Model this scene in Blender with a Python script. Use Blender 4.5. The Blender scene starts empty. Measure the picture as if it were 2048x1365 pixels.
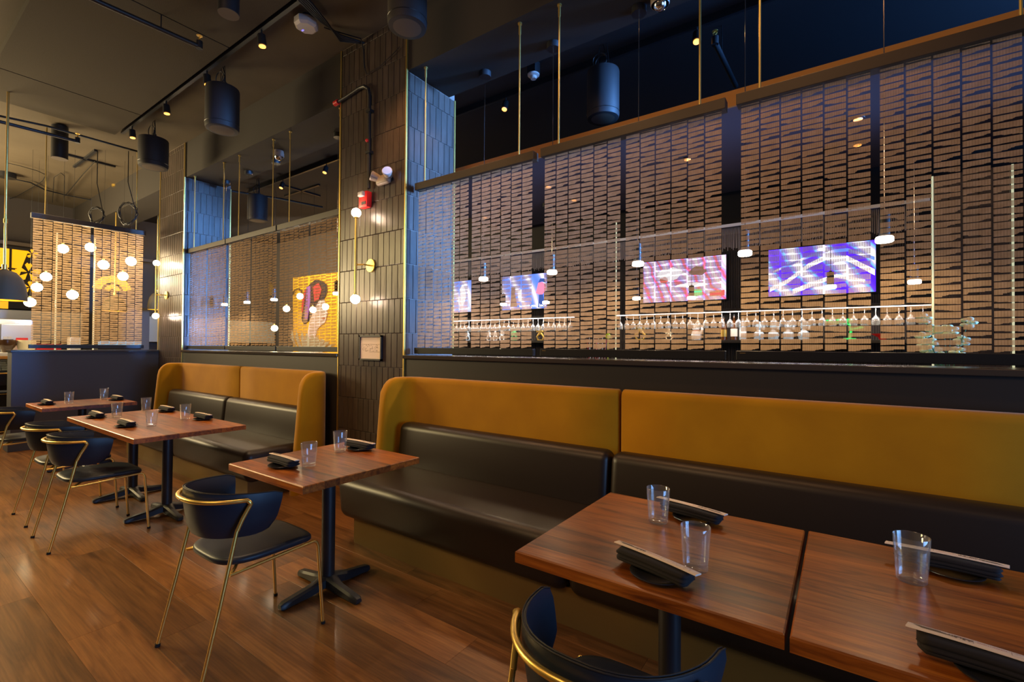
import bpy, bmesh, math, random
from mathutils import Vector, Matrix
random.seed(7)
S = bpy.context.scene
C = S.collection
PI = math.pi

# ---------------------------------------------------------------- camera
H = 1.44
F = 938.14
YAW, PITCH, ROLL = 0.611793791, 0.0123032078, 0.00704322523
_cy, _sy, _cp, _sp, _cr, _sr = math.cos(YAW), math.sin(YAW), math.cos(PITCH), math.sin(PITCH), math.cos(ROLL), math.sin(ROLL)
FW = Vector((-_sy*_cp, _cy*_cp, _sp)); R0 = Vector((_cy, _sy, 0)); U0 = R0.cross(FW)
RT = R0*_cr + U0*_sr; UP = U0*_cr - R0*_sr
cam = bpy.data.cameras.new('camera'); cam.sensor_width = 36; cam.lens = F/2048*36
cam.clip_start = 0.05; cam.clip_end = 100
co = bpy.data.objects.new('camera', cam); C.objects.link(co)
M = Matrix((RT, UP, -FW)).transposed().to_4x4(); M.translation = Vector((0, 0, H))
co.matrix_world = M
S.camera = co
def ray(x, y): return RT*((x-1024)/F) - UP*((y-682.5)/F) + FW
def at_y(x, y, Y):
    d = ray(x, y); t = Y/d.y; return Vector((0, 0, H)) + d*t
def at_z(x, y, z):
    d = ray(x, y); t = (z-H)/d.z; return Vector((0, 0, H)) + d*t
def at_x(x, y, X):
    d = ray(x, y); t = X/d.x; return Vector((0, 0, H)) + d*t
def at_d(x, y, D): return Vector((0, 0, H)) + ray(x, y)*D

# ---------------------------------------------------------------- world, big lights, exposure
W = bpy.data.worlds.new('world'); S.world = W; W.use_nodes = True
W.node_tree.nodes['Background'].inputs[0].default_value = (1.0, 0.72, 0.50, 1)
W.node_tree.nodes['Background'].inputs[1].default_value = 0.05
S.view_settings.view_transform = 'Standard'
S.view_settings.look = 'None'
S.view_settings.gamma = 1
S.view_settings.use_curve_mapping = False
S.view_settings.exposure = 0.0
def area(name, loc, target, sx, sy, power, col, spread=180):
    l = bpy.data.lights.new(name, 'AREA'); l.shape = 'RECTANGLE'; l.size = sx; l.size_y = sy
    l.energy = power; l.color = col; l.spread = math.radians(spread)
    o = bpy.data.objects.new(name, l); C.objects.link(o); o.location = loc
    d = Vector(target) - Vector(loc); o.rotation_euler = d.to_track_quat('-Z', 'Y').to_euler()
    return o
def point(name, loc, power, col, r=0.04, parent=None):
    l = bpy.data.lights.new(name, 'POINT'); l.energy = power; l.color = col; l.shadow_soft_size = r
    o = bpy.data.objects.new(name, l); C.objects.link(o); o.location = loc
    if parent: o.parent = parent
    return o
def spot(name, loc, target, power, col, ang=60, blend=0.6, r=0.03, parent=None):
    l = bpy.data.lights.new(name, 'SPOT'); l.energy = power; l.color = col; l.shadow_soft_size = r
    l.spot_size = math.radians(ang); l.spot_blend = blend
    o = bpy.data.objects.new(name, l); C.objects.link(o); o.location = loc
    d = Vector(target) - Vector(loc); o.rotation_euler = d.to_track_quat('-Z', 'Y').to_euler()
    if parent: o.parent = parent
    return o
# street windows to the right of the frame: cool dusk daylight
area('street_window_light', (5.2, 1.0, 1.5), (-5, 1.6, 1.2), 3.0, 2.0, 85, (0.22, 0.48, 1.0), 100)
area('bar_window_light', (3.1, 4.75, 2.9), (-5.0, 3.25, 2.75), 0.9, 2.4, 150, (0.13, 0.38, 1.0), 22)
area('bar_ceiling_wash', (2.9, 5.4, 3.7), (0.5, 5.0, 4.5), 1.2, 0.6, 85, (0.10, 0.35, 1.0), 150)  # added upward fill that tints the bar ceiling blue, not a window
# open kitchen beyond the left edge of the frame
area('kitchen_light', (-11.6, -1.0, 2.9), (-9.6, 1.2, 4.5), 3.0, 1.2, 440, (1.0, 0.76, 0.40), 170)
area('kitchen_light', (-8.4, -1.2, 3.6), (-4.6, 0.2, 0.0), 1.6, 1.0, 60, (1.0, 0.76, 0.34), 90)
# dining room ceiling lamps behind the camera
area('room_light', (-2.2, -1.6, 4.2), (-1.9, 2.2, 0.8), 2.2, 0.8, 38, (1.0, 0.58, 0.27), 150)
area('room_light', (1.6, -0.6, 4.2), (0.4, 2.6, 1.6), 2.0, 0.8, 4, (1.0, 0.54, 0.22), 150)

# ---------------------------------------------------------------- materials
MT = {}
def mat(name, col, rough=0.5, metal=0.0, emit=None, es=0.0, spec=0.5, coat=0.0, trans=0.0, sheen=0.0, ior=1.45):
    m = bpy.data.materials.new(name); m.use_nodes = True
    b = m.node_tree.nodes['Principled BSDF']
    b.inputs['Base Color'].default_value = (*col, 1); b.inputs['Roughness'].default_value = rough
    b.inputs['Metallic'].default_value = metal; b.inputs['IOR'].default_value = ior
    b.inputs['Specular IOR Level'].default_value = spec
    b.inputs['Coat Weight'].default_value = coat; b.inputs['Coat Roughness'].default_value = 0.12
    b.inputs['Transmission Weight'].default_value = trans
    b.inputs['Sheen Weight'].default_value = sheen; b.inputs['Sheen Roughness'].default_value = 0.4
    if emit:
        b.inputs['Emission Color'].default_value = (*emit, 1); b.inputs['Emission Strength'].default_value = es
    MT[name] = m
    return m
def nd(m, t, **kw):
    n = m.node_tree.nodes.new(t)
    for k, v in kw.items(): setattr(n, k, v)
    return n
def lk(m, a, b): m.node_tree.links.new(a, b)
def bsdf(m): return m.node_tree.nodes['Principled BSDF']
def coords(m, scale=(1, 1, 1), kind='Object', rnd=0.0):
    tc = nd(m, 'ShaderNodeTexCoord'); mp = nd(m, 'ShaderNodeMapping'); mp.inputs['Scale'].default_value = scale
    lk(m, tc.outputs[kind], mp.inputs['Vector'])
    if rnd:
        oi = nd(m, 'ShaderNodeObjectInfo'); mu = nd(m, 'ShaderNodeMath', operation='MULTIPLY'); mu.inputs[1].default_value = rnd
        cb = nd(m, 'ShaderNodeCombineXYZ'); lk(m, oi.outputs['Random'], mu.inputs[0])
        for i in range(3): lk(m, mu.outputs[0], cb.inputs[i])
        lk(m, cb.outputs[0], mp.inputs['Location'])
    return mp.outputs[0]
def noise(m, vec, scale=5, detail=4, dist=0.0, rough=0.5):
    n = nd(m, 'ShaderNodeTexNoise'); n.inputs['Scale'].default_value = scale; n.inputs['Detail'].default_value = detail
    n.inputs['Distortion'].default_value = dist; n.inputs['Roughness'].default_value = rough
    lk(m, vec, n.inputs['Vector']); return n.outputs['Fac']
def ramp(m, fac, stops):
    r = nd(m, 'ShaderNodeValToRGB'); e = r.color_ramp.elements
    e[0].position, e[0].color = stops[0][0], (*stops[0][1], 1)
    e[1].position, e[1].color = stops[-1][0], (*stops[-1][1], 1)
    for p, c in stops[1:-1]:
        x = e.new(p); x.color = (*c, 1)
    lk(m, fac, r.inputs['Fac']); return r.outputs['Color']
def bump(m, h, s=0.3, d=0.01):
    b = nd(m, 'ShaderNodeBump'); b.inputs['Strength'].default_value = s; b.inputs['Distance'].default_value = d
    lk(m, h, b.inputs['Height']); lk(m, b.outputs[0], bsdf(m).inputs['Normal'])
def mixc(m, a, b, f, mode='MULTIPLY'):
    x = nd(m, 'ShaderNodeMix', data_type='RGBA', blend_type=mode)
    if isinstance(f, float): x.inputs['Factor'].default_value = f
    else: lk(m, f, x.inputs['Factor'])
    lk(m, a, x.inputs['A']); lk(m, b, x.inputs['B']); return x.outputs['Result']
def rndcol(m, stops):
    oi = nd(m, 'ShaderNodeObjectInfo'); return ramp(m, oi.outputs['Random'], stops)

def wood(name, dark, mid, light, rough, lo, hi, grain=1.0, coat=0.3):
    m = mat(name, mid, rough, coat=coat)
    v = coords(m, (1.0*grain, 9*grain, 9*grain), rnd=37.0)
    n = noise(m, v, 2.2, 6, 1.2, 0.6)
    base = ramp(m, n, [(0.3, dark), (0.5, mid), (0.72, light)])
    v2 = coords(m, (3*grain, 120*grain, 120*grain), rnd=11.0)
    f = noise(m, v2, 1.5, 3)
    fine = ramp(m, f, [(0.35, (0.72, 0.72, 0.72)), (0.65, (1.05, 1.05, 1.05))])
    c = mixc(m, base, fine, 1.0)
    c = mixc(m, c, rndcol(m, [(0.0, lo), (1.0, hi)]), 1.0)
    lk(m, c, bsdf(m).inputs['Base Color'])
    bump(m, f, 0.08, 0.002)
    return m
wood('walnut', (0.10, 0.022, 0.003), (0.30, 0.080, 0.009), (0.46, 0.150, 0.020), 0.36, (0.50, 0.48, 0.50), (1.25, 1.2, 1.1), coat=0.15)
wood('floor_oak', (0.110, 0.044, 0.012), (0.210, 0.090, 0.026), (0.300, 0.140, 0.044), 0.40, (0.64, 0.62, 0.58), (1.20, 1.12, 1.02), grain=0.6, coat=0.12)
m = mat('velvet', (0.55, 0.235, 0.008), 0.85, spec=0.2, sheen=0.25)
n_ = noise(m, coords(m, (1, 1, 1)), 3.5, 4)
lk(m, ramp(m, n_, [(0.3, (0.36, 0.158, 0.001)), (0.7, (0.44, 0.203, 0.002))]), bsdf(m).inputs['Base Color'])
bump(m, noise(m, coords(m, (1, 1, 1)), 260, 2), 0.15, 0.002)
m = mat('bench_leather', (0.018, 0.011, 0.007), 0.40, spec=0.55)
bump(m, noise(m, coords(m), 160, 3), 0.12, 0.001)
m = mat('chair_leather', (0.011, 0.019, 0.032), 0.42, spec=0.5)
bump(m, noise(m, coords(m), 220, 3), 0.1, 0.001)
mat('seam', (0.008, 0.008, 0.01), 0.6)
mat('brass', (0.92, 0.64, 0.17), 0.33, 0.92)
mat('dull_brass', (0.22, 0.135, 0.035), 0.5, 0.4)
mat('black_metal', (0.014, 0.015, 0.018), 0.42, 0.0, spec=0.6)
mat('rubber', (0.01, 0.01, 0.01), 0.8)
mat('chrome', (0.7, 0.7, 0.72), 0.12, 1.0)
mat('black_paint', (0.016, 0.013, 0.011), 0.45)
mat('black_plastic', (0.010, 0.010, 0.011), 0.35)
mat('speaker_black', (0.020, 0.018, 0.020), 0.6)
mat('grille', (0.10, 0.075, 0.055), 0.7)
mat('white_plastic', (0.55, 0.52, 0.50), 0.45)
mat('grey_plastic', (0.28, 0.23, 0.19), 0.4)
mat('red_plastic', (0.62, 0.02, 0.02), 0.35)
mat('clear_plastic', (0.42, 0.42, 0.42), 0.15)
mat('paper', (0.82, 0.66, 0.54), 0.7)
mat('print_black', (0.03, 0.025, 0.02), 0.7)
mat('print_grey', (0.30, 0.22, 0.17), 0.7)
mat('print_red', (0.5, 0.06, 0.03), 0.7)
mat('dome_shade', (0.085, 0.066, 0.036), 0.7)
mat('napkin', (0.009, 0.006, 0.007), 0.85, sheen=0.05)
mat('plate_glaze', (0.020, 0.020, 0.022), 0.2)
m = bpy.data.materials.new('glass'); m.use_nodes = True; MT['glass'] = m
def clearmix(m, base, lo, hi, rough=0.03, tint=(0.93, 0.95, 0.95), df=0.12):
    for n in list(m.node_tree.nodes): m.node_tree.nodes.remove(n)
    out = nd(m, 'ShaderNodeOutputMaterial'); t_ = nd(m, 'ShaderNodeBsdfTransparent'); t_.inputs[0].default_value = (*tint, 1)
    g = nd(m, 'ShaderNodeBsdfGlossy'); g.inputs['Roughness'].default_value = rough; g.inputs[0].default_value = (1, 1, 1, 1)
    lw = nd(m, 'ShaderNodeLayerWeight'); lw.inputs[0].default_value = 0.5; pw = nd(m, 'ShaderNodeMath', operation='POWER'); pw.inputs[1].default_value = 2.5
    lk(m, lw.outputs['Facing'], pw.inputs[0]); mr = nd(m, 'ShaderNodeMapRange'); mr.inputs['To Min'].default_value = lo; mr.inputs['To Max'].default_value = hi
    lk(m, pw.outputs[0], mr.inputs['Value']); mx = nd(m, 'ShaderNodeMixShader'); lk(m, mr.outputs[0], mx.inputs[0]); lk(m, t_.outputs[0], mx.inputs[1]); lk(m, g.outputs[0], mx.inputs[2])
    if base:
        d = nd(m, 'ShaderNodeBsdfDiffuse'); d.inputs[0].default_value = (*base, 1); m2 = nd(m, 'ShaderNodeMixShader'); m2.inputs[0].default_value = df
        lk(m, mx.outputs[0], m2.inputs[1]); lk(m, d.outputs[0], m2.inputs[2]); mx = m2
    lk(m, mx.outputs[0], out.inputs[0])
clearmix(m, (0.8, 0.8, 0.8), 0.05, 0.75, 0.03, (0.95, 0.97, 0.97), 0.04)
m = bpy.data.materials.new('stem_glass'); m.use_nodes = True; MT['stem_glass'] = m; clearmix(m, (0.85, 0.82, 0.8), 0.05, 0.7)
m = mat('tile', (0.060, 0.046, 0.036), 0.30, spec=0.5, coat=0.0)
lk(m, mixc(m, ramp(m, noise(m, coords(m, (6, 6, 1.2), rnd=9.0), 6, 4), [(0.3, (0.050, 0.038, 0.031)), (0.7, (0.072, 0.056, 0.046))]),
   rndcol(m, [(0, (0.85, 0.85, 0.85)), (1, (1.15, 1.1, 1.1))]), 1.0), bsdf(m).inputs['Base Color'])
bump(m, noise(m, coords(m, (22, 22, 3.5), rnd=5.0), 1.6, 3, 0.5), 0.30, 0.003)
mat('floor_dark', (0.06, 0.03, 0.014), 0.6)
mat('grout', (0.19, 0.145, 0.12), 0.75)
m = mat('dark_wall', (0.020, 0.016, 0.013), 0.5)
bump(m, noise(m, coords(m), 40, 3), 0.08, 0.002)
mat('cap', (0.045, 0.036, 0.030), 0.18)
m = mat('ceiling_paint', (0.105, 0.080, 0.052), 0.85)
lk(m, ramp(m, noise(m, coords(m), 2.5, 4), [(0.3, (0.078, 0.059, 0.037)), (0.7, (0.094, 0.072, 0.046))]), bsdf(m).inputs['Base Color'])
bump(m, noise(m, coords(m), 90, 3), 0.2, 0.002)
m = mat('acoustic_board', (0.050, 0.038, 0.024), 0.95)
bump(m, noise(m, coords(m), 140, 3), 0.4, 0.003)
mat('beam_paint', (0.030, 0.025, 0.022), 0.8)
mat('planter_paint', (0.060, 0.062, 0.072), 0.55)
mat('dark_ceiling', (0.022, 0.018, 0.020), 0.8)
mat('canopy_face', (0.50, 0.185, 0.03), 0.5)
mat('valance_paint', (0.030, 0.020, 0.012), 0.5)
mat('canopy_soffit', (0.07, 0.06, 0.085), 0.6)
mat('wall_paint', (0.075, 0.062, 0.052), 0.8)
mat('kitchen_tile', (0.35, 0.36, 0.33), 0.25)
mat('steel', (0.55, 0.56, 0.58), 0.28, 0.9)
mat('cream', (0.70, 0.62, 0.42), 0.4)
mat('brown_glaze', (0.05, 0.022, 0.008), 0.25)
mat('counter_wood', (0.42, 0.19, 0.04), 0.4)
mat('counter_white', (0.7, 0.7, 0.68), 0.4)
mat('marble', (0.18, 0.20, 0.17), 0.35)
mat('gold_paint', (0.55, 0.36, 0.08), 0.3, 0.7)
mat('white_porcelain', (0.8, 0.8, 0.78), 0.3)
mat('grey_porcelain', (0.45, 0.55, 0.62), 0.3)
mat('green_jade', (0.10, 0.42, 0.16), 0.35)
mat('green_bright', (0.02, 0.62, 0.12), 0.4)
mat('lime', (0.55, 0.75, 0.02), 0.5)
mat('amber_glass', (0.10, 0.03, 0.005), 0.12, coat=0.6)
mat('label_paper', (0.75, 0.72, 0.62), 0.6)
mat('petal', (0.72, 0.90, 0.62), 0.6)
mat('leaf', (0.03, 0.12, 0.04), 0.6)
mat('mural_black', (0.012, 0.010, 0.009), 0.7)
mat('skin_paint', (0.72, 0.58, 0.60), 0.7)
mat('feather', (0.50, 0.45, 0.34), 0.7)
mat('red_paint', (0.60, 0.05, 0.05), 0.6)
mat('purple_paint', (0.30, 0.12, 0.40), 0.6)
mat('hair_paint', (0.03, 0.022, 0.03), 0.6)
mat('fringe', (0.55, 0.48, 0.42), 0.4)
mat('glow_globe', (1, 1, 1), 0.5, emit=(1.0, 0.76, 0.42), es=38)
mat('glow_sconce', (1, 1, 1), 0.5, emit=(1.0, 0.78, 0.58), es=30)
mat('glow_pendant', (1, 1, 1), 0.5, emit=(1.0, 0.86, 0.72), es=22)
mat('glow_track', (1, 1, 1), 0.5, emit=(1.0, 0.36, 0.03), es=3.0)
mat('glow_led', (1, 1, 1), 0.5, emit=(1.0, 0.86, 0.82), es=5)
mat('glow_upper', (1, 1, 1), 0.5, emit=(1.0, 0.80, 0.66), es=0.03)
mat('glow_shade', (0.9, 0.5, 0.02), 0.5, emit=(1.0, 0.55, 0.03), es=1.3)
mat('backlit_yellow', (0.8, 0.4, 0.0), 0.5, emit=(1.0, 0.50, 0.0), es=0.75)
mat('mural_yellow_glow', (0.8, 0.42, 0.02), 0.5, emit=(1.0, 0.50, 0.01), es=0.16)  # weak emission stands in for lamplight falling on the painted ground
mat('rod_brass', (0.55, 0.40, 0.12), 0.45, 0.9)
mat('trim_painted_glow', (0.9, 0.8, 0.4), 0.3, emit=(0.85, 0.95, 0.65), es=0.5)  # emission paints in the bright glint on brass edges and posts
mat('blue_led', (0.1, 0.1, 1), 0.5, emit=(0.25, 0.2, 1.0), es=1.5)
mat('blue_tile_painted_glow', (0.3, 0.5, 0.7), 0.2, emit=(0.35, 0.6, 0.9), es=0.4)  # emission paints brightness into mosaic tiles that are no lamp

# woven screen fabric: sheer cloth, part open weave
m = bpy.data.materials.new('woven_fabric'); m.use_nodes = True; MT['woven_fabric'] = m
nt = m.node_tree
for n in list(nt.nodes): nt.nodes.remove(n)
out = nd(m, 'ShaderNodeOutputMaterial'); di = nd(m, 'ShaderNodeBsdfDiffuse'); tl = nd(m, 'ShaderNodeBsdfTranslucent'); tp = nd(m, 'ShaderNodeBsdfTransparent')
tc = nd(m, 'ShaderNodeTexCoord'); sx = nd(m, 'ShaderNodeSeparateXYZ'); lk(m, tc.outputs['Object'], sx.inputs[0])
mu = nd(m, 'ShaderNodeMath', operation='MULTIPLY'); mu.inputs[1].default_value = 2*PI/0.0105; lk(m, sx.outputs['X'], mu.inputs[0])
sn = nd(m, 'ShaderNodeMath', operation='SINE'); lk(m, mu.outputs[0], sn.inputs[0])
mr = nd(m, 'ShaderNodeMapRange'); mr.inputs['From Min'].default_value = -1; mr.inputs['From Max'].default_value = 1
mr.inputs['To Min'].default_value = 0.20; mr.inputs['To Max'].default_value = 0.38; lk(m, sn.outputs[0], mr.inputs['Value'])
cn = noise(m, coords(m, (1, 1, 1), rnd=3.0), 30, 3)
cc = ramp(m, cn, [(0.3, (0.49, 0.325, 0.175)), (0.7, (0.62, 0.42, 0.24))])
lk(m, cc, di.inputs[0]); lk(m, cc, tl.inputs[0])
m1 = nd(m, 'ShaderNodeMixShader'); m1.inputs[0].default_value = 0.5; lk(m, di.outputs[0], m1.inputs[1]); lk(m, tl.outputs[0], m1.inputs[2])
m2 = nd(m, 'ShaderNodeMixShader'); lk(m, mr.outputs[0], m2.inputs[0]); lk(m, m1.outputs[0], m2.inputs[1]); lk(m, tp.outputs[0], m2.inputs[2])
lk(m, m2.outputs[0], out.inputs[0])

# television pictures
def tvmat(name, stops, scale, dist, es, seed):
    m = bpy.data.materials.new(name); m.use_nodes = True; MT[name] = m
    b = bsdf(m); b.inputs['Base Color'].default_value = (0.01, 0.01, 0.01, 1); b.inputs['Roughness'].default_value = 0.2
    tc = nd(m, 'ShaderNodeTexCoord'); mp = nd(m, 'ShaderNodeMapping'); mp.inputs['Location'].default_value = (seed, seed, seed)
    mp.inputs['Rotation'].default_value = (0, 0.5, 0); lk(m, tc.outputs['Object'], mp.inputs[0])
    w = nd(m, 'ShaderNodeTexWave'); w.inputs['Scale'].default_value = scale; w.inputs['Distortion'].default_value = dist
    w.inputs['Detail'].default_value = 3; w.inputs['Detail Scale'].default_value = 0.8; lk(m, mp.outputs[0], w.inputs['Vector'])
    c = ramp(m, w.outputs['Fac'], stops)
    lk(m, c, b.inputs['Emission Color']); b.inputs['Emission Strength'].default_value = es
    return m
tvmat('tv_swirl', [(0.0, (0.06, 0.01, 0.9)), (0.35, (0.10, 0.03, 1.0)), (0.55, (0.1, 0.35, 0.9)), (0.75, (0.35, 0.3, 1.0)), (1.0, (0.9, 0.9, 1.0))], 1.1, 5, 2.0, 3.1)
tvmat('tv_cartoon', [(0.0, (0.9, 0.1, 0.2)), (0.2, (0.35, 0.3, 1.0)), (0.5, (0.6, 0.6, 1.0)), (0.8, (0.8, 0.4, 0.9)), (1.0, (0.9, 0.9, 1.0))], 2.2, 9, 1.6, 8.3)
tvmat('tv_blue', [(0.0, (0.10, 0.20, 0.9)), (0.5, (0.16, 0.28, 1.0)), (0.8, (0.45, 0.4, 1.0)), (1.0, (0.8, 0.8, 1.0))], 1.3, 4, 1.5, 1.7)
mat('tv_pink', (0.1, 0.1, 0.1), 0.4, emit=(0.9, 0.22, 0.4), es=1.3)
mat('tv_navy', (0.1, 0.1, 0.1), 0.4, emit=(0.01, 0.08, 0.4), es=1.0)
mat('tv_white', (0.1, 0.1, 0.1), 0.4, emit=(0.9, 0.9, 1.0), es=2.4)
mat('tv_green', (0.1, 0.1, 0.1), 0.4, emit=(0.1, 0.9, 0.3), es=1.6)
mat('tv_red', (0.1, 0.1, 0.1), 0.4, emit=(0.7, 0.1, 0.08), es=1.2)
mat('tv_brown', (0.1, 0.1, 0.1), 0.4, emit=(0.25, 0.12, 0.10), es=1.0)

# ---------------------------------------------------------------- mesh helpers
class MB:
    def __init__(s): s.v = []; s.f = []; s.m = []; s.cur = 0
    def add(s, vs, fs):
        o = len(s.v); s.v += [tuple(v) for v in vs]
        for f in fs: s.f.append(tuple(i+o for i in f)); s.m.append(s.cur)
        return s
    def box(s, x0, x1, y0, y1, z0, z1, b=0.0):
        if b <= 0:
            vs = [(x, y, z) for x in (x0, x1) for y in (y0, y1) for z in (z0, z1)]
            return s.add(vs, [(0, 1, 3, 2), (4, 6, 7, 5), (0, 4, 5, 1), (2, 3, 7, 6), (0, 2, 6, 4), (1, 5, 7, 3)])
        return s.rbox(x0, x1, y0, y1, z0, z1, b, 2 if b < 0.02 else 4)
    def rbox(s, x0, x1, y0, y1, z0, z1, r, n=4):
        bm = bmesh.new(); bmesh.ops.create_cube(bm, size=1)
        for v in bm.verts: v.co = Vector(((x0+x1)/2 + v.co.x*(x1-x0), (y0+y1)/2 + v.co.y*(y1-y0), (z0+z1)/2 + v.co.z*(z1-z0)))
        bmesh.ops.bevel(bm, geom=bm.edges[:], offset=r, segments=n, profile=0.5, affect='EDGES')
        bm.verts.index_update(); s.add([v.co for v in bm.verts], [[v.index for v in f.verts] for f in bm.faces]); bm.free(); return s
    def cyl(s, p0, p1, r0, r1=None, n=16, caps=True):
        p0, p1 = Vector(p0), Vector(p1); r1 = r0 if r1 is None else r1
        d = (p1-p0).normalized(); a = d.orthogonal().normalized(); b = d.cross(a)
        vs = []
        for p, r in ((p0, r0), (p1, r1)):
            for i in range(n): t = 2*PI*i/n; vs.append(p + a*math.cos(t)*r + b*math.sin(t)*r)
        fs = [(i, (i+1) % n, n+(i+1) % n, n+i) for i in range(n)]
        if caps: fs += [tuple(range(n-1, -1, -1)), tuple(range(n, 2*n))]
        return s.add(vs, fs)
    def lathe(s, prof, c=(0, 0, 0), n=24, axis='z', caps=True):
        vs, fs = [], []
        for r, z in prof:
            for i in range(n):
                t = 2*PI*i/n
                p = (r*math.cos(t), r*math.sin(t), z) if axis == 'z' else (r*math.cos(t), z, r*math.sin(t))
                vs.append((p[0]+c[0], p[1]+c[1], p[2]+c[2]))
        for k in range(len(prof)-1):
            for i in range(n): fs.append((k*n+i, k*n+(i+1) % n, (k+1)*n+(i+1) % n, (k+1)*n+i))
        if caps: fs.append(tuple(range(n-1, -1, -1))); fs.append(tuple(range((len(prof)-1)*n, len(prof)*n)))
        return s.add(vs, fs)
    def ball(s, c, r, n=16, sz=1.0):
        pr = [(max(1e-4, r*math.sin(PI*k/(n//2))), -r*sz*math.cos(PI*k/(n//2))) for k in range(n//2+1)]
        return s.lathe(pr, c, n)
    def tube(s, pts, r, n=8, closed=False):
        P = [Vector(p) for p in pts]; N = len(P); vs = []; prev = None
        for i in range(N):
            if closed: t = P[(i+1) % N]-P[i-1]
            else: t = P[min(i+1, N-1)]-P[max(i-1, 0)]
            t.normalize()
            a = t.orthogonal().normalized() if prev is None else (prev - t*prev.dot(t)).normalized()
            prev = a; b = t.cross(a); rr = r[i] if isinstance(r, (list, tuple)) else r
            for k in range(n): q = 2*PI*k/n; vs.append(P[i] + a*math.cos(q)*rr + b*math.sin(q)*rr)
        fs = []
        for i in range(N if closed else N-1):
            j = (i+1) % N
            for k in range(n): fs.append((i*n+k, i*n+(k+1) % n, j*n+(k+1) % n, j*n+k))
        if not closed: fs += [tuple(range(n-1, -1, -1)), tuple(range((N-1)*n, N*n))]
        return s.add(vs, fs)
    def prism(s, poly, a, b, axis='y'):
        n = len(poly)
        def P(u, v, w): return (u, w, v) if axis == 'y' else ((w, u, v) if axis == 'x' else (u, v, w))
        vs = [P(u, v, a) for u, v in poly] + [P(u, v, b) for u, v in poly]
        return s.add(vs, [tuple(range(n-1, -1, -1)), tuple(range(n, 2*n))] + [(i, (i+1) % n, n+(i+1) % n, n+i) for i in range(n)])
    def mesh(s, name, mats, smooth=False):
        me = bpy.data.meshes.new(name); me.from_pydata(s.v, [], s.f)
        mats = mats if isinstance(mats, (list, tuple)) else [mats]
        for k in mats: me.materials.append(MT[k])
        if len(mats) > 1:
            for p, i in zip(me.polygons, s.m): p.material_index = i
        bm = bmesh.new(); bm.from_mesh(me); bmesh.ops.recalc_face_normals(bm, faces=bm.faces[:]); bm.to_mesh(me); bm.free()
        if smooth:
            for p in me.polygons: p.use_smooth = True
            try: me.set_sharp_from_angle(angle=math.radians(smooth if smooth is not True else 40))
            except Exception: pass
        return me
    def build(s, name, mats, parent=None, smooth=False, loc=None):
        return place(name, s.mesh(name, mats, smooth), parent, loc)
def place(name, me, parent=None, loc=None, rz=0):
    o = bpy.data.objects.new(name, me); C.objects.link(o)
    if parent: o.parent = parent
    if loc is not None: o.location = loc
    if rz: o.rotation_euler = (0, 0, rz)
    return o
def tag(o, label=None, cat=None, group=None, kind=None):
    if label: o['label'] = label
    if cat: o['category'] = cat
    if group: o['group'] = group
    if kind: o['kind'] = kind
    return o
def empty(name, loc=(0, 0, 0), rz=0):
    o = bpy.data.objects.new(name, None); C.objects.link(o); o.empty_display_size = 0.1
    o.location = loc; o.rotation_euler = (0, 0, rz); return o
def copy_tree(o, parent=None):
    c = o.copy(); C.objects.link(c)
    if parent: c.parent = parent
    for ch in [x for x in o.children]: copy_tree(ch, c)
    return c
def struct(name, mb, m, label, cat='structure', smooth=False):
    o = mb.build(name, m, None, smooth); return tag(o, label, cat, kind='structure')
def arc(c, r, a0, a1, n): return [(c[0]+r*math.cos(a0+(a1-a0)*i/n), c[1]+r*math.sin(a0+(a1-a0)*i/n)) for i in range(n+1)]

# ---------------------------------------------------------------- structure
XL, XR = -15.0, 3.2
fl = struct('floor', MB().box(XL, XR, -4.0, 7.6, -0.15, -0.014), 'floor_dark', 'brown wide-plank wood floor of the dining room', 'floor')
# planks run along the banquette
P0 = 0.64; PWD = 0.2365; known = {1: -3.40, 3: -1.92, 2: -2.21, 4: -2.15, 5: -1.1}
gap = 0.0008
pm = {}
def plankmesh(L):
    L = round(L, 3)
    if L not in pm:
        w = PWD-gap; b = 0.0003; h = 0.0
        vs = [(-L/2, -w/2, -.014), (L/2, -w/2, -.014), (L/2, w/2, -.014), (-L/2, w/2, -.014),
              (-L/2, -w/2, -b), (L/2, -w/2, -b), (L/2, w/2, -b), (-L/2, w/2, -b),
              (-L/2+b, -w/2+b, 0), (L/2-b, -w/2+b, 0), (L/2-b, w/2-b, 0), (-L/2+b, w/2-b, 0)]
        fs = [(3, 2, 1, 0)] + [(i, (i+1) % 4, 4+(i+1) % 4, 4+i) for i in range(4)] + [(4+i, 4+(i+1) % 4, 8+(i+1) % 4, 8+i) for i in range(4)] + [(8, 9, 10, 11)]
        pm[L] = MB().add(vs, fs).mesh('plank', 'floor_oak')
    return pm[L]
for k in range(-4, 10):
    y = P0 + PWD*k + PWD/2
    L = 1.52; x = known.get(k, random.uniform(0, L)) % L
    x0 = -13.0 + x - L
    while x0 < 0.9:
        place('plank', plankmesh(L-gap), fl, (x0+L/2, y, 0)); x0 += L

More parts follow.
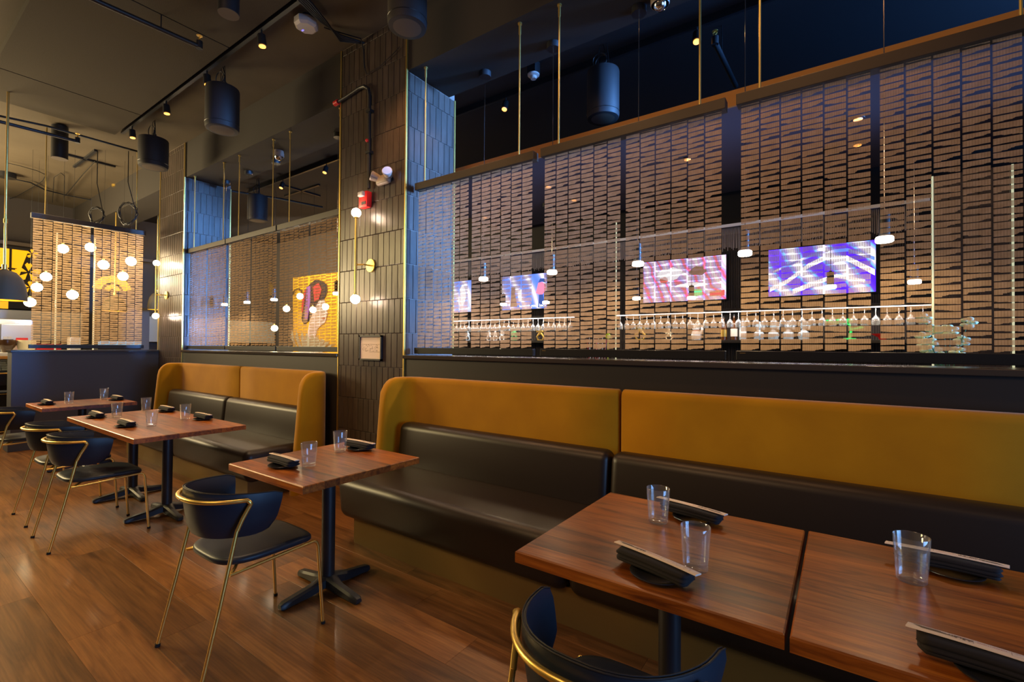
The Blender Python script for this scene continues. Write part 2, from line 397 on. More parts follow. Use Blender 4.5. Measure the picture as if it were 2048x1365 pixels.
struct('ceiling', MB().box(XL, XR, -4.0, 2.94, 4.50, 4.60), 'ceiling_paint', 'dark painted ceiling over the dining tables', 'ceiling')
struct('ceiling', MB().box(XL, XR, 3.50, 7.6, 4.50, 4.60), 'dark_ceiling', 'black ceiling above the bar room behind the screens', 'ceiling')
ab = empty('ceiling_panel', (0, 0, 0)); tag(ab, 'large dark acoustic board panel hung flat under the left ceiling', 'ceiling panel', kind='structure')
for i, (a, b_) in enumerate(((-8.42, -7.42), (-7.41, -5.0), (-4.99, -2.4), (-2.39, 0.4), (0.41, 3.0))):
    MB().box(a, b_, 0.88, 2.17, 4.405, 4.475, 0.004).build('panel', 'acoustic_board', ab)
MB().box(-8.4, 3.0, 0.9, 2.15, 4.475, 4.50).build('batten', 'ceiling_paint', ab)
struct('trim_1', MB().box(-14.6, XR, 2.94, 3.50, 3.97, 4.60), 'beam_paint', 'dark boxed ceiling beam spanning over the tiled columns', 'beam')
struct('wall_back', MB().box(-5.6, XR, 6.05, 6.2, 0, 4.5), 'black_paint', 'black back wall of the bar behind the televisions', 'wall')
struct('wall_left', MB().box(-14.4, -14.2, -4, 7.6, 0, 4.5), 'wall_paint', 'brown-grey far end wall above the kitchen', 'wall')

def lowwall(name, x0, x1, label):
    o = struct(name, MB().box(x0, x1, 2.93, 3.22, 0, 1.325), 'dark_wall', label, 'wall')
    MB().box(x0, x1, 2.905, 3.24, 1.325, 1.357, 0.004).build('cap', 'cap', o)
    MB().box(x0, x1, 2.922, 2.931, 0.0, 0.10).build('skirting', 'black_paint', o)
    return o
lowwall('wall_half', -3.245, XR, 'dark half wall behind the right yellow banquette')
lowwall('wall_half', -8.105, -4.235, 'dark half wall behind the left yellow banquette')
pl = struct('wall_planter', MB().box(-9.28, -9.0, 1.285, 2.92, 0, 1.32), 'planter_paint', 'dark blue-grey half wall across the end by the far table', 'wall')
MB().box(-9.30, -8.985, 1.27, 2.92, 1.32, 1.35, 0.004).build('cap', 'cap', pl)
MB().box(-9.30, -8.975, 1.26, 2.92, 0, 0.16, 0.004).build('skirting', 'planter_paint', pl)

# tiled columns
TW, TH, TG = 0.080, 0.3185, 0.0040
tmesh = {}
def tilemesh(w, h, v):
    key = (round(w, 3), round(h, 3), v)
    if key not in tmesh:
        b = 0.003; t = 0.010; tz = (0, 0.0005, -0.0004, 0.0003)[v]; tx = (0, -0.0003, 0.0003, 0.0004)[v]
        vs = [(0, 0, 0), (w, 0, 0), (w, 0, h), (0, 0, h),
              (0, -t+b, 0), (w, -t+b, 0), (w, -t+b, h), (0, -t+b, h),
              (b, -t-tz, b), (w-b, -t+tx, b), (w-b, -t+tz, h-b), (b, -t-tx, h-b)]
        fs = [(3, 2, 1, 0)] + [(i, (i+1) % 4, 4+(i+1) % 4, 4+i) for i in range(4)] + [(4+i, 4+(i+1) % 4, 8+(i+1) % 4, 8+i) for i in range(4)] + [(8, 9, 10, 11)]
        tmesh[key] = MB().add(vs, fs).mesh('tile', 'tile')
    return tmesh[key]
def tile_face(parent, origin, rz, width, z0, z1, zoff):
    u = Vector((math.cos(rz), math.sin(rz), 0))
    row = 0; z = zoff
    while z < z1:
        za, zb = max(z, z0), min(z+TH, z1)
        if zb-za > 0.03:
            off = -(row % 2)*TW*0.5
            x = off
            while x < width-0.006:
                a, b_ = max(x, 0), min(x+TW, width)
                if b_-a > 0.012:
                    place('tile', tilemesh(b_-a-TG, zb-za-TG, random.randrange(4)), parent, Vector(origin)+u*(a+TG/2)+Vector((0, 0, za+TG/2)), rz)
                x += TW
        z += TH; row += 1
def column(x0, x1, label, zlow):
    o = struct('tiled_column', MB().box(x0+0.012, x1-0.012, 2.932, 3.58, 0, 4.5), 'grout', label, 'column')
    tile_face(o, (x0+0.012, 2.934, 0), 0, x1-x0-0.024, zlow, 4.49, -0.035)
    tile_face(o, (x1-0.014, 2.945, 0), PI/2, 0.625, 1.36, 3.965, -0.035)
    for x in (x0+0.004, x1-0.004):
        MB().box(x-0.006, x+0.006, 2.916, 2.934, 0, 4.49).build('brass_edge', 'brass', o)
    MB().box(x1-0.008, x1+0.002, 3.570, 3.584, 1.36, 3.965).build('brass_edge', 'brass', o)
    return o
column(-4.235, -3.245, 'near tall dark-tiled column with brass edges, carrying the red alarm', 0.25)
column(-9.05, -8.105, 'far dark-tiled column with brass edges beside the end half wall', 0.9)

# canopy over the bar
cn_ = struct('trim_3', MB().box(-4.3, 2.6, 3.82, 5.9, 3.26, 3.37), 'canopy_soffit', 'dropped canopy over the bar with an orange-lit front edge', 'canopy')
MB().box(-4.3, 2.6, 3.80, 3.82, 3.255, 3.375).build('fascia', 'canopy_face', cn_)
for px, py in ((970, 434), (1097, 372), (1148, 399), (1375, 317), (1716, 236), (1715, 288)):
    p = at_z(px, py, 3.26)
    if 3.9 < p.y < 5.8 and p.x < 2.4:
        rl = MB().cyl((0, 0, -0.012), (0, 0, 0), 0.045, n=16).build('trim_ring', 'black_metal', cn_, loc=(p.x, p.y, 3.26))
        MB().cyl((0, 0, -0.016), (0, 0, -0.012), 0.030, n=16).build('bulb', 'glow_track', rl)

# ---------------------------------------------------------------- banquettes
def booth_panel(path, t, h, z0, wing_at=None):
    """sweep a padded upright panel along a plan path; returns MB"""
    mb = MB(); n = len(path); rings = []
    for i, (x, y) in enumerate(path):
        a = Vector(path[max(i-1, 0)]); b = Vector(path[min(i+1, n-1)]); d = (b-a).normalized()
        nrm = Vector((d.y, -d.x))            # outward (away from the sitter)
        e = min(i, n-1-i); k = 0.026*(1-min(1, e/2.0))**1.5      # pinch panel ends for a soft edge
        hh = h; sh = 0.0
        if wing_at is not None and y < wing_at:
            s = min(1, (wing_at-y)/(wing_at-2.555)); hh = h-0.20 + 0.20*math.sqrt(max(0, 1-s*s)); sh = s
        r = 0.028
        sec = [(k, z0), (k, hh-r-0.02-k), (k+0.003, hh-0.022-k), (k+0.012, hh-0.008-k), (t/2, hh-k*0.6), (t-0.012-k, hh-0.008-k), (t-0.003-k, hh-0.022-k), (t-k, hh-r-0.02-k), (t-k, z0)]
        # extra mid ring so the leaning wing front has shape
        ring = []
        for j, (o, z) in enumerate(sec):
            yy = y
            if sh > 0: yy = y - sh*(0.98-z)*0.085 if z < 0.98 else y
            ring.append((x+nrm.x*o, yy+nrm.y*o, z))
        rings.append(ring)
    m_ = len(rings[0]); vs = [p for r_ in rings for p in r_]; fs = []
    for i in range(n-1):
        for j in range(m_-1): fs.append((i*m_+j, (i+1)*m_+j, (i+1)*m_+j+1, i*m_+j+1))
        fs.append((i*m_, i*m_+m_-1, (i+1)*m_+m_-1, (i+1)*m_))
    fs += [tuple(range(m_)), tuple(range((n-1)*m_, n*m_))]
    return mb.add(vs, fs)
def booth(label, xw, xs, xe, wing2):
    """xw wing inner face (left), xs seams list, xe right end"""
    o = empty('banquette', ((xw+xe)/2, 2.5, 0)); tag(o, label, 'banquette', 'mustard and black banquettes along the half walls')
    ox = (xw+xe)/2
    YB = 2.815
    def L(mb): mb.v = [(x-ox, y-2.5, z) for x, y, z in mb.v]; return mb
    cuts = [xw] + xs + [xe]
    for i in range(len(cuts)-1):
        a, b_ = cuts[i]+0.004, cuts[i+1]-0.004
        path = []
        if i == 0:
            for y in (2.555, 2.562, 2.575, 2.60, 2.63, 2.66, 2.70): path.append((xw, y))
            path += arc((xw+0.11, YB-0.11), 0.11, PI, PI/2, 7)
        else:
            path += [(a, YB), (a+0.006, YB), (a+0.016, YB)]
        path += [(a+0.4, YB), ((a+b_)/2, YB), (b_-0.4, YB)] if i else [((a+b_)/2, YB), (b_-0.4, YB)]
        if wing2 and i == len(cuts)-2:
            path += arc((xe-0.11, YB-0.11), 0.11, PI/2, 0, 7)
            for y in (2.70, 2.66, 2.63, 2.60, 2.575, 2.562, 2.555): path.append((xe, y))
        else:
            path += [(b_-0.016, YB), (b_-0.006, YB), (b_, YB)]
        # outward normal: walking left to right the sitter is on the right-hand side
        path = path[::-1]
        L(booth_panel(path, 0.085, 1.175, 0.0, 2.70)).build('velvet_back', 'velvet', o, 50)
    cuts2 = [xw+0.02] + xs + [(xe-0.02) if wing2 else xe]
    for i in range(len(cuts2)-1):
        a, b_ = cuts2[i]+0.004, cuts2[i+1]-0.004
        # lumbar cushion: slight backward lean
        mb = MB().rbox(a+(0.03 if i == 0 else 0), b_-(0.03 if wing2 and i == len(cuts2)-2 else 0), 2.615, 2.80, 0.43, 0.805, 0.055, 5)
        mb.v = [(x, y+(z-0.43)*0.10 if y < 2.70 else y, z + 0.008*math.sin(PI*(x-a)/(b_-a))) for x, y, z in mb.v]
        L(mb).build('back_cushion', 'bench_leather', o, 60)
        mb = MB().rbox(a, b_, 2.085, 2.795, 0.175, 0.475, 0.07, 6)
        def bulge(x, y, z):
            yy = y
            if y < 2.2:
                yy = y + 0.030*((0.47-z)/0.3)**2 - 0.0
            zz = z + (0.012*math.sin(PI*min(1, max(0, (x-a)/(b_-a)))) * (1 if z > 0.4 else 0))
            return (x, yy, zz)
        mb.v = [bulge(*v) for v in mb.v]
        L(mb).build('seat_cushion', 'bench_leather', o, 60)
    mb = MB().box(xw+0.14, (xe-0.14) if wing2 else xe, 2.165, 2.80, 0.0, 0.20)
    L(mb).build('plinth', 'dull_brass', o)
    return o
booth('long mustard velvet and black leather banquette on the right, behind the front tables', -3.06, [-1.145, 0.80], 2.7, False)
booth('shorter mustard velvet and black leather banquette on the left, behind the long table', -7.86, [-6.08], -4.355, True)

# ---------------------------------------------------------------- tables
def base(parent, x, y):
    b = MB().cyl((0, 0, 0.055), (0, 0, 0.715), 0.038, n=24); b.build('pole', 'black_metal', parent, 40, (x, y, 0))
    for k in range(4):
        a = k*PI/2; d = Vector((math.cos(a), math.sin(a), 0)); s_ = Vector((-d.y, d.x, 0))
        mb = MB()
        secs = [(0.0, 0.045, 0.095, 0.04), (0.06, 0.034, 0.080, 0.025), (0.12, 0.026, 0.062, 0.012), (0.22, 0.025, 0.048, 0.010), (0.272, 0.026, 0.040, 0.008), (0.292, 0.018, 0.030, 0.008)]
        vs = []
        for r, w, zt, zb in secs:
            for q, z in ((-w, zb), (-w, zt-0.012), (-w*0.6, zt), (w*0.6, zt), (w, zt-0.012), (w, zb)): vs.append(d*r+s_*q+Vector((0, 0, z)))
        fs = []
        for i in range(len(secs)-1):
            for j in range(6): fs.append((i*6+j, i*6+(j+1) % 6, (i+1)*6+(j+1) % 6, (i+1)*6+j))
        fs += [tuple(range(6)), tuple(range(30, 36))]
        f_ = mb.add(vs, fs).build('foot', 'black_metal', parent, 40, (x, y, 0))
        MB().cyl(d*0.268, d*0.268+Vector((0, 0, 0.009)), 0.016, n=12).build('glide', 'rubber', f_)
    MB().box(-0.20, 0.20, -0.025, 0.025, 0.704, 0.717).box(-0.025, 0.025, -0.20, 0.20, 0.704, 0.717).build('top_bracket', 'black_metal', parent, loc=(x, y, 0))
def table(x0, x1, y0, y1, bases, label, nst=8):
    cx, cyy = (x0+x1)/2, (y0+y1)/2
    o = empty('dining_table', (cx, cyy, 0)); tag(o, label, 'table', 'walnut pedestal dining tables along the banquettes')
    rr = random.Random(int(-x0*100)); ws = [rr.uniform(0.75, 1.3) for _ in range(nst)]; t = sum(ws); y = y0
    for i, w in enumerate(ws):
        yy = y + (y1-y0)*w/t
        me = MB(); b = 0.004
        xa, xb, ya, yb = x0-cx, x1-cx, y-cyy, yy-cyy
        # chamfer only on outer edges
        e0 = b if i == 0 else 0; e1 = b if i == nst-1 else 0
        zt, zb = 0.755, 0.717
        vs = [(xa, ya, zb), (xb, ya, zb), (xb, yb, zb), (xa, yb, zb), (xa, ya, zt-(b if e0 else 0)), (xb, ya, zt-(b if e0 else 0)), (xb, yb, zt-(b if e1 else 0)), (xa, yb, zt-(b if e1 else 0))]
        vs += [(xa+b, ya+e0, zt), (xb-b, ya+e0, zt), (xb-b, yb-e1, zt), (xa+b, yb-e1, zt)]
        for j in (4, 5, 6, 7): vs[j] = (vs[j][0], vs[j][1], zt-b)
        fs = [(3, 2, 1, 0)] + [(j, (j+1) % 4, 4+(j+1) % 4, 4+j) for j in range(4)] + [(4+j, 4+(j+1) % 4, 8+(j+1) % 4, 8+j) for j in range(4)] + [(8, 9, 10, 11)]
        me.add(vs, fs).build('wood_stave', 'walnut', o); y = yy
    for bx in bases: base(o, bx-cx, 0.0)
    return o
table(-0.897, -0.112, 1.305, 2.095, [-0.50], 'square walnut table in the right foreground, left of the narrow seam')
table(-0.101, 0.69, 1.303, 2.10, [0.30], 'square walnut table cut off by the right edge of the photo')
table(-2.89, -2.13, 1.285, 2.05, [-2.49], 'square walnut table in the middle of the room, one chair drawn up')
table(-5.92, -4.17, 1.21, 1.99, [-5.52, -4.70], 'long walnut table set for four in front of the left banquette')
table(-7.62, -6.86, 1.205, 2.02, [-7.25], 'far walnut table next to the blue-grey half wall')

# ---------------------------------------------------------------- chairs
def make_chair():
    o = empty('dining_chair')
    # shell: plan curve from right tip round the back to the left tip
    def plan(t, r):           # t in -1..1
        a = t*PI/2
        x = 0.238*math.copysign(abs(math.sin(a))**0.80, a)
        y = -0.245 + 0.29*(1-math.cos(a))**0.95
        return x, y
    n = 28; th = 0.028; vs = []; rows = 7
    grid_o, grid_i = [], []
    for i in range(n+1):
        t = -1+2*i/n; x, y = plan(t, 0); x2, y2 = plan(min(1, t+0.01), 0); x1, y1 = plan(max(-1, t-0.01), 0)
        d = Vector((x2-x1, y2-y1)).normalized(); nr = Vector((d.y, -d.x))   # outward
        s = abs(t); zt = 0.780 - 0.034*s**1.4 - 0.012*max(0, (s-0.92)/0.08)**2; zb = 0.556 + 0.030*max(0, (s-0.70)/0.30)**2 + 0.022*max(0, (s-0.90)/0.10)**2 + 0.012*(1-s)
        eo = 0.0
        co_, ci_ = [], []
        for k in range(rows):
            v = k/(rows-1); z = zb+(zt-zb)*v
            rnd = 0.010*(1-math.sin(PI*v)**0.25) if 0 < k < rows-1 else 0.010
            lean = -0.030*(1-v)
            # end taper: tips lean forward at top
            fy = 0.018*max(0, (s-0.8)/0.2)*v
            ro = lean + th/2 - rnd; ri = lean - th/2 + rnd
            co_.append((x+nr.x*ro, y+nr.y*ro+fy, z)); ci_.append((x+nr.x*ri, y+nr.y*ri+fy, z))
        grid_o.append(co_); grid_i.append(ci_)
    mb = MB(); ring = []
    for i in range(n+1): ring += grid_o[i] + grid_i[i][::-1]
    m_ = 2*rows; fs = []
    for i in range(n):
        for j in range(m_): fs.append((i*m_+j, i*m_+(j+1) % m_, (i+1)*m_+(j+1) % m_, (i+1)*m_+j))
    fs += [tuple(range(m_)), tuple(range(n*m_, (n+1)*m_))]
    mb.add(ring, fs); sh = mb.build('backrest', 'chair_leather', o, 55)
    for side in (0, 1):
        pts = [Vector(g[i][rows-1])+Vector((0, 0, 0.001)) for i, g in [(i, grid_o if side == 0 else grid_i) for i in range(n+1)]]
        MB().tube(pts, 0.0022, 6).build('piping', 'seam', sh)
    # seat pad
    poly = []
    for q in range(48):
        a = 2*PI*q/48; ca, sa = math.cos(a), math.sin(a)
        fx = 0.224*math.copysign(abs(ca)**0.55, ca); fy = 0.04+(0.235 if sa > 0 else 0.225)*math.copysign(abs(sa)**(0.35 if sa > 0 else 0.75), sa)
        poly.append((fx, fy))
    vs = []; lv = [(0.445, 0.97), (0.452, 1.0), (0.466, 1.0), (0.474, 0.97), (0.477, 0.88)]
    for z, s in lv:
        for x, y in poly:
            zz = z - (0.014*max(0, (y-0.18)/0.1) if y > 0.18 else 0)
            vs.append((x*s, 0.04+(y-0.04)*s, zz))
    k = len(poly); fs = [tuple(range(k-1, -1, -1)), tuple(range((len(lv)-1)*k, len(lv)*k))]
    for i in range(len(lv)-1):
        for j in range(k): fs.append((i*k+j, i*k+(j+1) % k, (i+1)*k+(j+1) % k, (i+1)*k+j))
    MB().add(vs, fs).build('seat', 'chair_leather', o, 50)
    for sx in (1, -1):
        # rear leg up to the joint
        leg = MB().tube([(sx*0.236, -0.275, 0.006), (sx*0.232, -0.205, 0.30), (sx*0.226, -0.135, 0.615)], 0.0085, 10).build('leg', 'brass', o, 60)
        MB().cyl((sx*0.236, -0.276, 0), (sx*0.236, -0.274, 0.014), 0.0115, n=12).build('foot_cap', 'rubber', leg)
        leg = MB().tube([(sx*0.232, 0.292, 0.006), (sx*0.226, 0.262, 0.41), (sx*0.225, 0.254, 0.430), (sx*0.224, 0.240, 0.440)], 0.0080, 10).build('leg', 'brass', o, 60)
        MB().cyl((sx*0.232, 0.293, 0), (sx*0.232, 0.291, 0.014), 0.011, n=12).build('foot_cap', 'rubber', leg)
        MB().tube([(sx*0.224, 0.242, 0.440), (sx*0.224, 0.10, 0.434), (sx*0.222, -0.10, 0.424), (sx*0.226, -0.165, 0.424)], 0.0075, 10).build('seat_rail', 'brass', o, 60)
    MB().tube([(-0.226, -0.163, 0.424), (-0.185, -0.125, 0.430), (-0.14, -0.09, 0.434), (0.14, -0.09, 0.434), (0.185, -0.125, 0.430), (0.226, -0.163, 0.424)], 0.0075, 10).build('cross_rail', 'brass', o, 60)
    # back band: joint, forward-up bend, then round the back under the rim
    pts = [(0.226, -0.135, 0.610), (0.232, -0.115, 0.66), (0.240, -0.093, 0.705), (0.245, -0.086, 0.722), (0.246, -0.094, 0.732)]
    for i in range(0, 25):
        t = 1-2*i/24; t *= 0.70
        x, y = plan(t, 0); a = t*PI/2; pts.append((x*1.06+math.copysign(0.008, x)*abs(math.sin(a)), y-0.024+0.010*abs(t), 0.744-0.008*abs(t)))
    pts += [(-p[0], p[1], p[2]) for p in reversed(pts[:5])]
    band = MB().tube(pts, 0.0095, 10).build('back_band', 'brass', o, 60)
    MB().cyl((0, -0.272, 0.744), (0, -0.2815, 0.744), 0.0035, n=8).build('screw', 'chrome', band)
    return o
proto = make_chair()
CG = 'navy leather chairs with brass frames facing the banquettes'
spots = [(-2.43, 1.155, 0, 'navy chair with brass frame at the middle table, seen whole from behind'),
         (-0.465, 1.135, 0, 'navy chair back with brass rim cut off by the bottom edge'),
         (-4.665, 1.10, 0, 'navy chair with brass frame at the near end of the long table'),
         (-5.455, 1.115, 0, 'navy chair with brass frame at the far end of the long table'),
         (-7.06, 1.09, 0, 'navy chair cut off by the left edge, at the far table')]
for i, (x, y, rz, lab) in enumerate(spots):
    c = proto if i == 0 else copy_tree(proto)
    c.location = (x, y, 0); c.rotation_euler = (0, 0, rz); tag(c, lab, 'chair', CG)
c = copy_tree(proto); c.location = (-10.16, at_x(12, 790, -10.16).y, 0.26); c.rotation_euler = (0, 0, PI/2); c.name = 'bar_stool'
tag(c, 'raised brass-legged stool at the kitchen counter beyond the half wall', 'stool')
for ch in list(c.children):
    pass
MB().tube([(-0.22, -0.25, -0.10), (0.22, -0.25, -0.10), (0.22, 0.27, -0.10), (-0.22, 0.27, -0.10)], 0.008, 8, True).build('foot_ring', 'brass', c)
for sx in (1, -1):
    MB().tube([(sx*0.236, -0.275, 0.01), (sx*0.24, -0.33, -0.26)], 0.0085, 8).build('leg_extension', 'brass', c)
    MB().tube([(sx*0.232, 0.292, 0.01), (sx*0.24, 0.31, -0.26)], 0.0085, 8).build('leg_extension', 'brass', c)

# ---------------------------------------------------------------- table settings
gm = MB().lathe([(0.0005, 0.0), (0.034, 0.0), (0.0365, 0.004), (0.0395, 0.05), (0.0445, 0.132), (0.0438, 0.1335), (0.0428, 0.132), (0.0378, 0.05), (0.0348, 0.016), (0.0005, 0.013)], n=40)
gmesh = gm.mesh('water_glass', 'glass', 60)
pmesh = MB().lathe([(0.0005, 0.0), (0.040, 0.0), (0.058, 0.004), (0.078, 0.0115), (0.0785, 0.0135), (0.077, 0.0145), (0.056, 0.0075), (0.0005, 0.0055)], n=48).mesh('side_plate', 'plate_glaze', 60)
def napkin_mesh():
    mb = MB()
    def roll(cy, zc, ry, rz_, x0, x1, ph):
        k = 16; N = 30; vs = []
        for i in range(N+1):
            t = i/N; x = x0+(x1-x0)*t; e = 1-0.05*(abs(2*t-1)**6)-0.30*max(0, abs(2*t-1)-0.93)/0.07; dz = -0.003*(2*t-1)**2
            for j in range(k):
                a = 2*PI*j/k; ca, sa = math.cos(a), math.sin(a)
                y = cy + ry*e*math.copysign(abs(ca)**0.75, ca)*(1+0.03*math.sin(7*t+ph)); z = zc + dz + rz_*(1-0.45*max(0, abs(2*t-1)-0.93)/0.07)*math.copysign(abs(sa)**0.8, sa)*(1+0.06*math.sin(11*t+ph+j))
                vs.append((x+0.004*math.sin(a*2+ph), y, z))
        fs = [(i*k+j, i*k+(j+1) % k, (i+1)*k+(j+1) % k, (i+1)*k+j) for i in range(N) for j in range(k)]
        fs += [tuple(range(k)), tuple(range(N*k, (N+1)*k))]
        mb.add(vs, fs)
    roll(0.002, 0.0170, 0.037, 0.0085, -0.119, 0.117, 0.3)
    roll(-0.004, 0.0260, 0.034, 0.0070, -0.116, 0.119, 1.9)
    roll(0.001, 0.0360, 0.034, 0.0095, -0.121, 0.120, 3.1)
    return mb.mesh('napkin', 'napkin', 70)
nmesh = napkin_mesh()
def sleeve():
    o = empty('chopstick_sleeve')
    mb = MB(); N = 12; vs = []
    for i in range(N+1):
        t = i/N; x = -0.142+0.284*t; z = 0.0485-0.003*(2*t-1)**2
        w = 0.0128
        for y, zz in ((-w, z-0.0025), (-w*0.8, z), (w*0.8, z), (w, z-0.0025), (w*0.8, z-0.0045), (-w*0.8, z-0.0045)): vs.append((x+(0.004 if y > 0 else 0), y, zz))
    fs = [(i*6+j, i*6+(j+1) % 6, (i+1)*6+(j+1) % 6, (i+1)*6+j) for i in range(N) for j in range(6)] + [tuple(range(6)), tuple(range(N*6, (N+1)*6))]
    mb.add(vs, fs).build('paper_sleeve', 'paper', o, 50)
    pr = MB()
    zt = lambda x: 0.0487-0.003*(x/0.142)**2+0.0001
    def stripe(x0, x1, y0, y1):
        k = 4
        for i in range(k):
            a = x0+(x1-x0)*i/k; b_ = x0+(x1-x0)*(i+1)/k
            pr.add([(a, y0, zt(a)), (b_, y0, zt(b_)), (b_, y1, zt(b_)), (a, y1, zt(a))], [(0, 1, 2, 3)])
    for i, y in enumerate((0.0055, 0.003, 0.0005, -0.002)): stripe(-0.128+0.004*i, -0.082+0.008*i, y, y+0.0013)
    pr.build('print_lines', 'print_black', o)
    pr = MB()
    rr = random.Random(3)
    stripe(-0.031, -0.0302, -0.0068, 0.0068); stripe(0.026, 0.0268, -0.0068, 0.0068); stripe(0.118, 0.1188, -0.0068, 0.0068)
    stripe(0.026, 0.118, 0.0064, 0.0068); stripe(0.026, 0.118, -0.0068, -0.0064); stripe(-0.076, -0.031, -0.0066, -0.0062)
    for _ in range(26):
        x = rr.uniform(-0.07, -0.034); stripe(x, x+0.003, rr.uniform(-0.005, 0.004), 0.0055)
    for _ in range(34):
        x = rr.uniform(0.03, 0.11); y = rr.uniform(-0.0055, 0.0045); stripe(x, x+0.0025, y, y+0.0008)
    pr.build('print_pattern', 'print_grey', o)
    tcv = bpy.data.curves.new('sleeve_text', 'FONT'); tcv.body = 'RAMEN + IZAKAYA'; tcv.size = 0.0052; tcv.align_x = 'CENTER'; tcv.align_y = 'CENTER'
    to = bpy.data.objects.new('t', tcv); C.objects.link(to)
    dg = bpy.context.evaluated_depsgraph_get(); me = bpy.data.meshes.new_from_object(to.evaluated_get(dg)); bpy.data.objects.remove(to)
    me.materials.clear(); me.materials.append(MT['print_red'])
    place('print_text', me, o, (-0.002, 0.002, 0.0490))
    return o
sl0 = sleeve(); used = [False]
TT = 0.7551
def setting(x, y, rz, gx, gy, where, flip=False):
    p = place('side_plate', pmesh, None, (x+0.012*math.cos(rz), y-0.006, TT)); tag(p, 'small black plate under the napkin ' + where, 'plate', 'black side plates on the tables')
    n_ = place('napkin', nmesh, None, (x, y, TT+0.006), rz); tag(n_, 'folded black cloth napkin ' + where, 'napkin', 'black napkins on the tables')
    s_ = sl0 if not used[0] else copy_tree(sl0); used[0] = True
    s_.location = (x, y+0.004, TT+0.0085); s_.rotation_euler = (0, 0, rz+(PI if flip else 0)-0.02)
    tag(s_, 'paper chopstick sleeve on the napkin ' + where, 'chopsticks', 'chopstick sleeves on the napkins')
    if gx is not None:
        g = place('water_glass', gmesh, None, (gx, gy, TT)); tag(g, 'clear water glass by the napkin ' + where, 'glass', 'water glasses on the tables')
R = math.radians
setting(-0.465, 1.415, R(-15), -0.37, 1.525, 'at the front edge of the left foreground table')
setting(-0.495, 1.960, R(-11), -0.59, 1.850, 'at the bench side of the left foreground table', True)
setting(0.262, 1.395, R(-6), 0.47, 1.50, 'at the front edge of the right foreground table')
setting(0.262, 1.965, R(-1), 0.17, 1.825, 'at the bench side of the right foreground table', True)
setting(-2.590, 1.440, R(0), -2.47, 1.525, 'at the chair side of the middle table')
setting(-2.610, 2.0-0.03, R(2), -2.64, 1.845, 'at the bench side of the middle table', True)
setting(-4.86, 1.36, R(0), -4.72, 1.49, 'at the near chair place of the long table')
setting(-4.78, 1.90, R(2), -4.95, 1.82, 'at the near bench place of the long table', True)
setting(-5.66, 1.36, R(0), -5.55, 1.48, 'at the far chair place of the long table')
setting(-5.62, 1.90, R(2), -5.86, 1.80, 'at the far bench place of the long table', True)
setting(-7.28, 1.32, R(0), -7.22, 1.49, 'at the chair side of the far table')
setting(-7.24, 1.93, R(2), -7.46, 1.86, 'at the bench side of the far table', True)

# ---------------------------------------------------------------- hanging woven screens
def strip_mesh(h, seed, w=0.0965):
    """one woven strip: near-rectangular cloth blocks parted by stepped, tapering open bands"""
    rr = random.Random(seed); base = random.Random(77); mb = MB(); z = 0.0; row = 0
    shift = rr.uniform(-0.006, 0.006)
    while z < h-0.012:
        bh = base.uniform(0.030, 0.036) + rr.uniform(-0.0015, 0.0015) + (shift if row == 0 else 0)
        k = row % 4
        if k == 0: g0, g1 = 0.0052, 0.0165
        elif k == 1: g0, g1 = 0.0060, 0.0075
        elif k == 2: g0, g1 = 0.0055, 0.0145
        else: g0, g1 = 0.0105, 0.0052
        g0 += rr.uniform(-0.001, 0.001); g1 += rr.uniform(-0.0015, 0.0015)
        if rr.random() < 0.12: g0, g1 = g1, g0
        za, zb = z, min(h, z+bh)
        n = 5; xs = [0] + sorted(rr.uniform(0.08, 0.92)*w for _ in range(n-1)) + [w]
        vs, fs = [], []
        for i in range(n):
            lo = za + (g0 + (g1-g0)*i/(n-1))*1.0; up = zb - (g0 + (g1-g0)*((i+1) % n)/(n-1))*0.0
            b = len(vs); vs += [(xs[i], 0, lo), (xs[i+1], 0, lo), (xs[i+1], 0, up), (xs[i], 0, up)]; fs.append((b, b+1, b+2, b+3))
        mb.add(vs, fs); z = zb; row += 1
    return mb.mesh('woven_strip', 'woven_fabric')
SM = {}
def screen(label, p0, rz, width, ztop, zbot, rods, seed, zceil=3.97, valh=0.065, inset=0.02):
    u = Vector((math.cos(rz), math.sin(rz), 0)); p0 = Vector((p0[0], p0[1], 0))
    o = empty('hanging_screen', p0, rz); tag(o, label, 'screen', 'woven screens hung above the half walls')
    MB().box(0, width, -0.03, 0.045, ztop-valh, ztop, 0.003).build('valance', 'valance_paint', o)
    MB().box(0, width, -0.018, 0.018, 1.372, 1.425, 0.003).build('bottom_rail', 'black_plastic', o)
    MB().box(0.02, 0.05, -0.0195, -0.0175, 1.411, 1.4145).build('rail_label', 'dull_brass', o)
    h = ztop-valh-1.425
    key = round(h, 2)
    if key not in SM: SM[key] = [strip_mesh(h, 100+i+int(h*10)) for i in range(5)]
    gapm = 0.030; pitch = (width-2*inset-gapm)/12
    rr = random.Random(seed)
    for i in range(12):
        x = inset + pitch*i + (gapm if i >= 6 else 0)
        s = place('woven_strip', SM[key][rr.randrange(5)], o, (x+0.0025, 0, 1.425)); s.scale = ((pitch-0.008)/0.0965, 1, 1)
    for r in rods:
        rod = MB().cyl((r, 0.0, ztop), (r, 0.0, zceil-0.09), 0.0065, n=10).cyl((r, 0, zceil-0.09), (r, 0, zceil-0.012), 0.010, n=10).cyl((r, 0, zceil-0.012), (r, 0, zceil), 0.017, n=12).build('brass_rod', 'rod_brass', o, 40)
    return o
YS = 3.0; ZT = 2.925
screen('woven screen just right of the near tiled column, its left part over blue tiles', (-3.18, YS), 0, 1.28, ZT, 0, (0.10, 1.13), 1)
screen('woven screen second from the near column, in front of the two smaller pictures', (-1.838, YS), 0, 1.28, ZT, 0, (0.14, 1.13), 2)
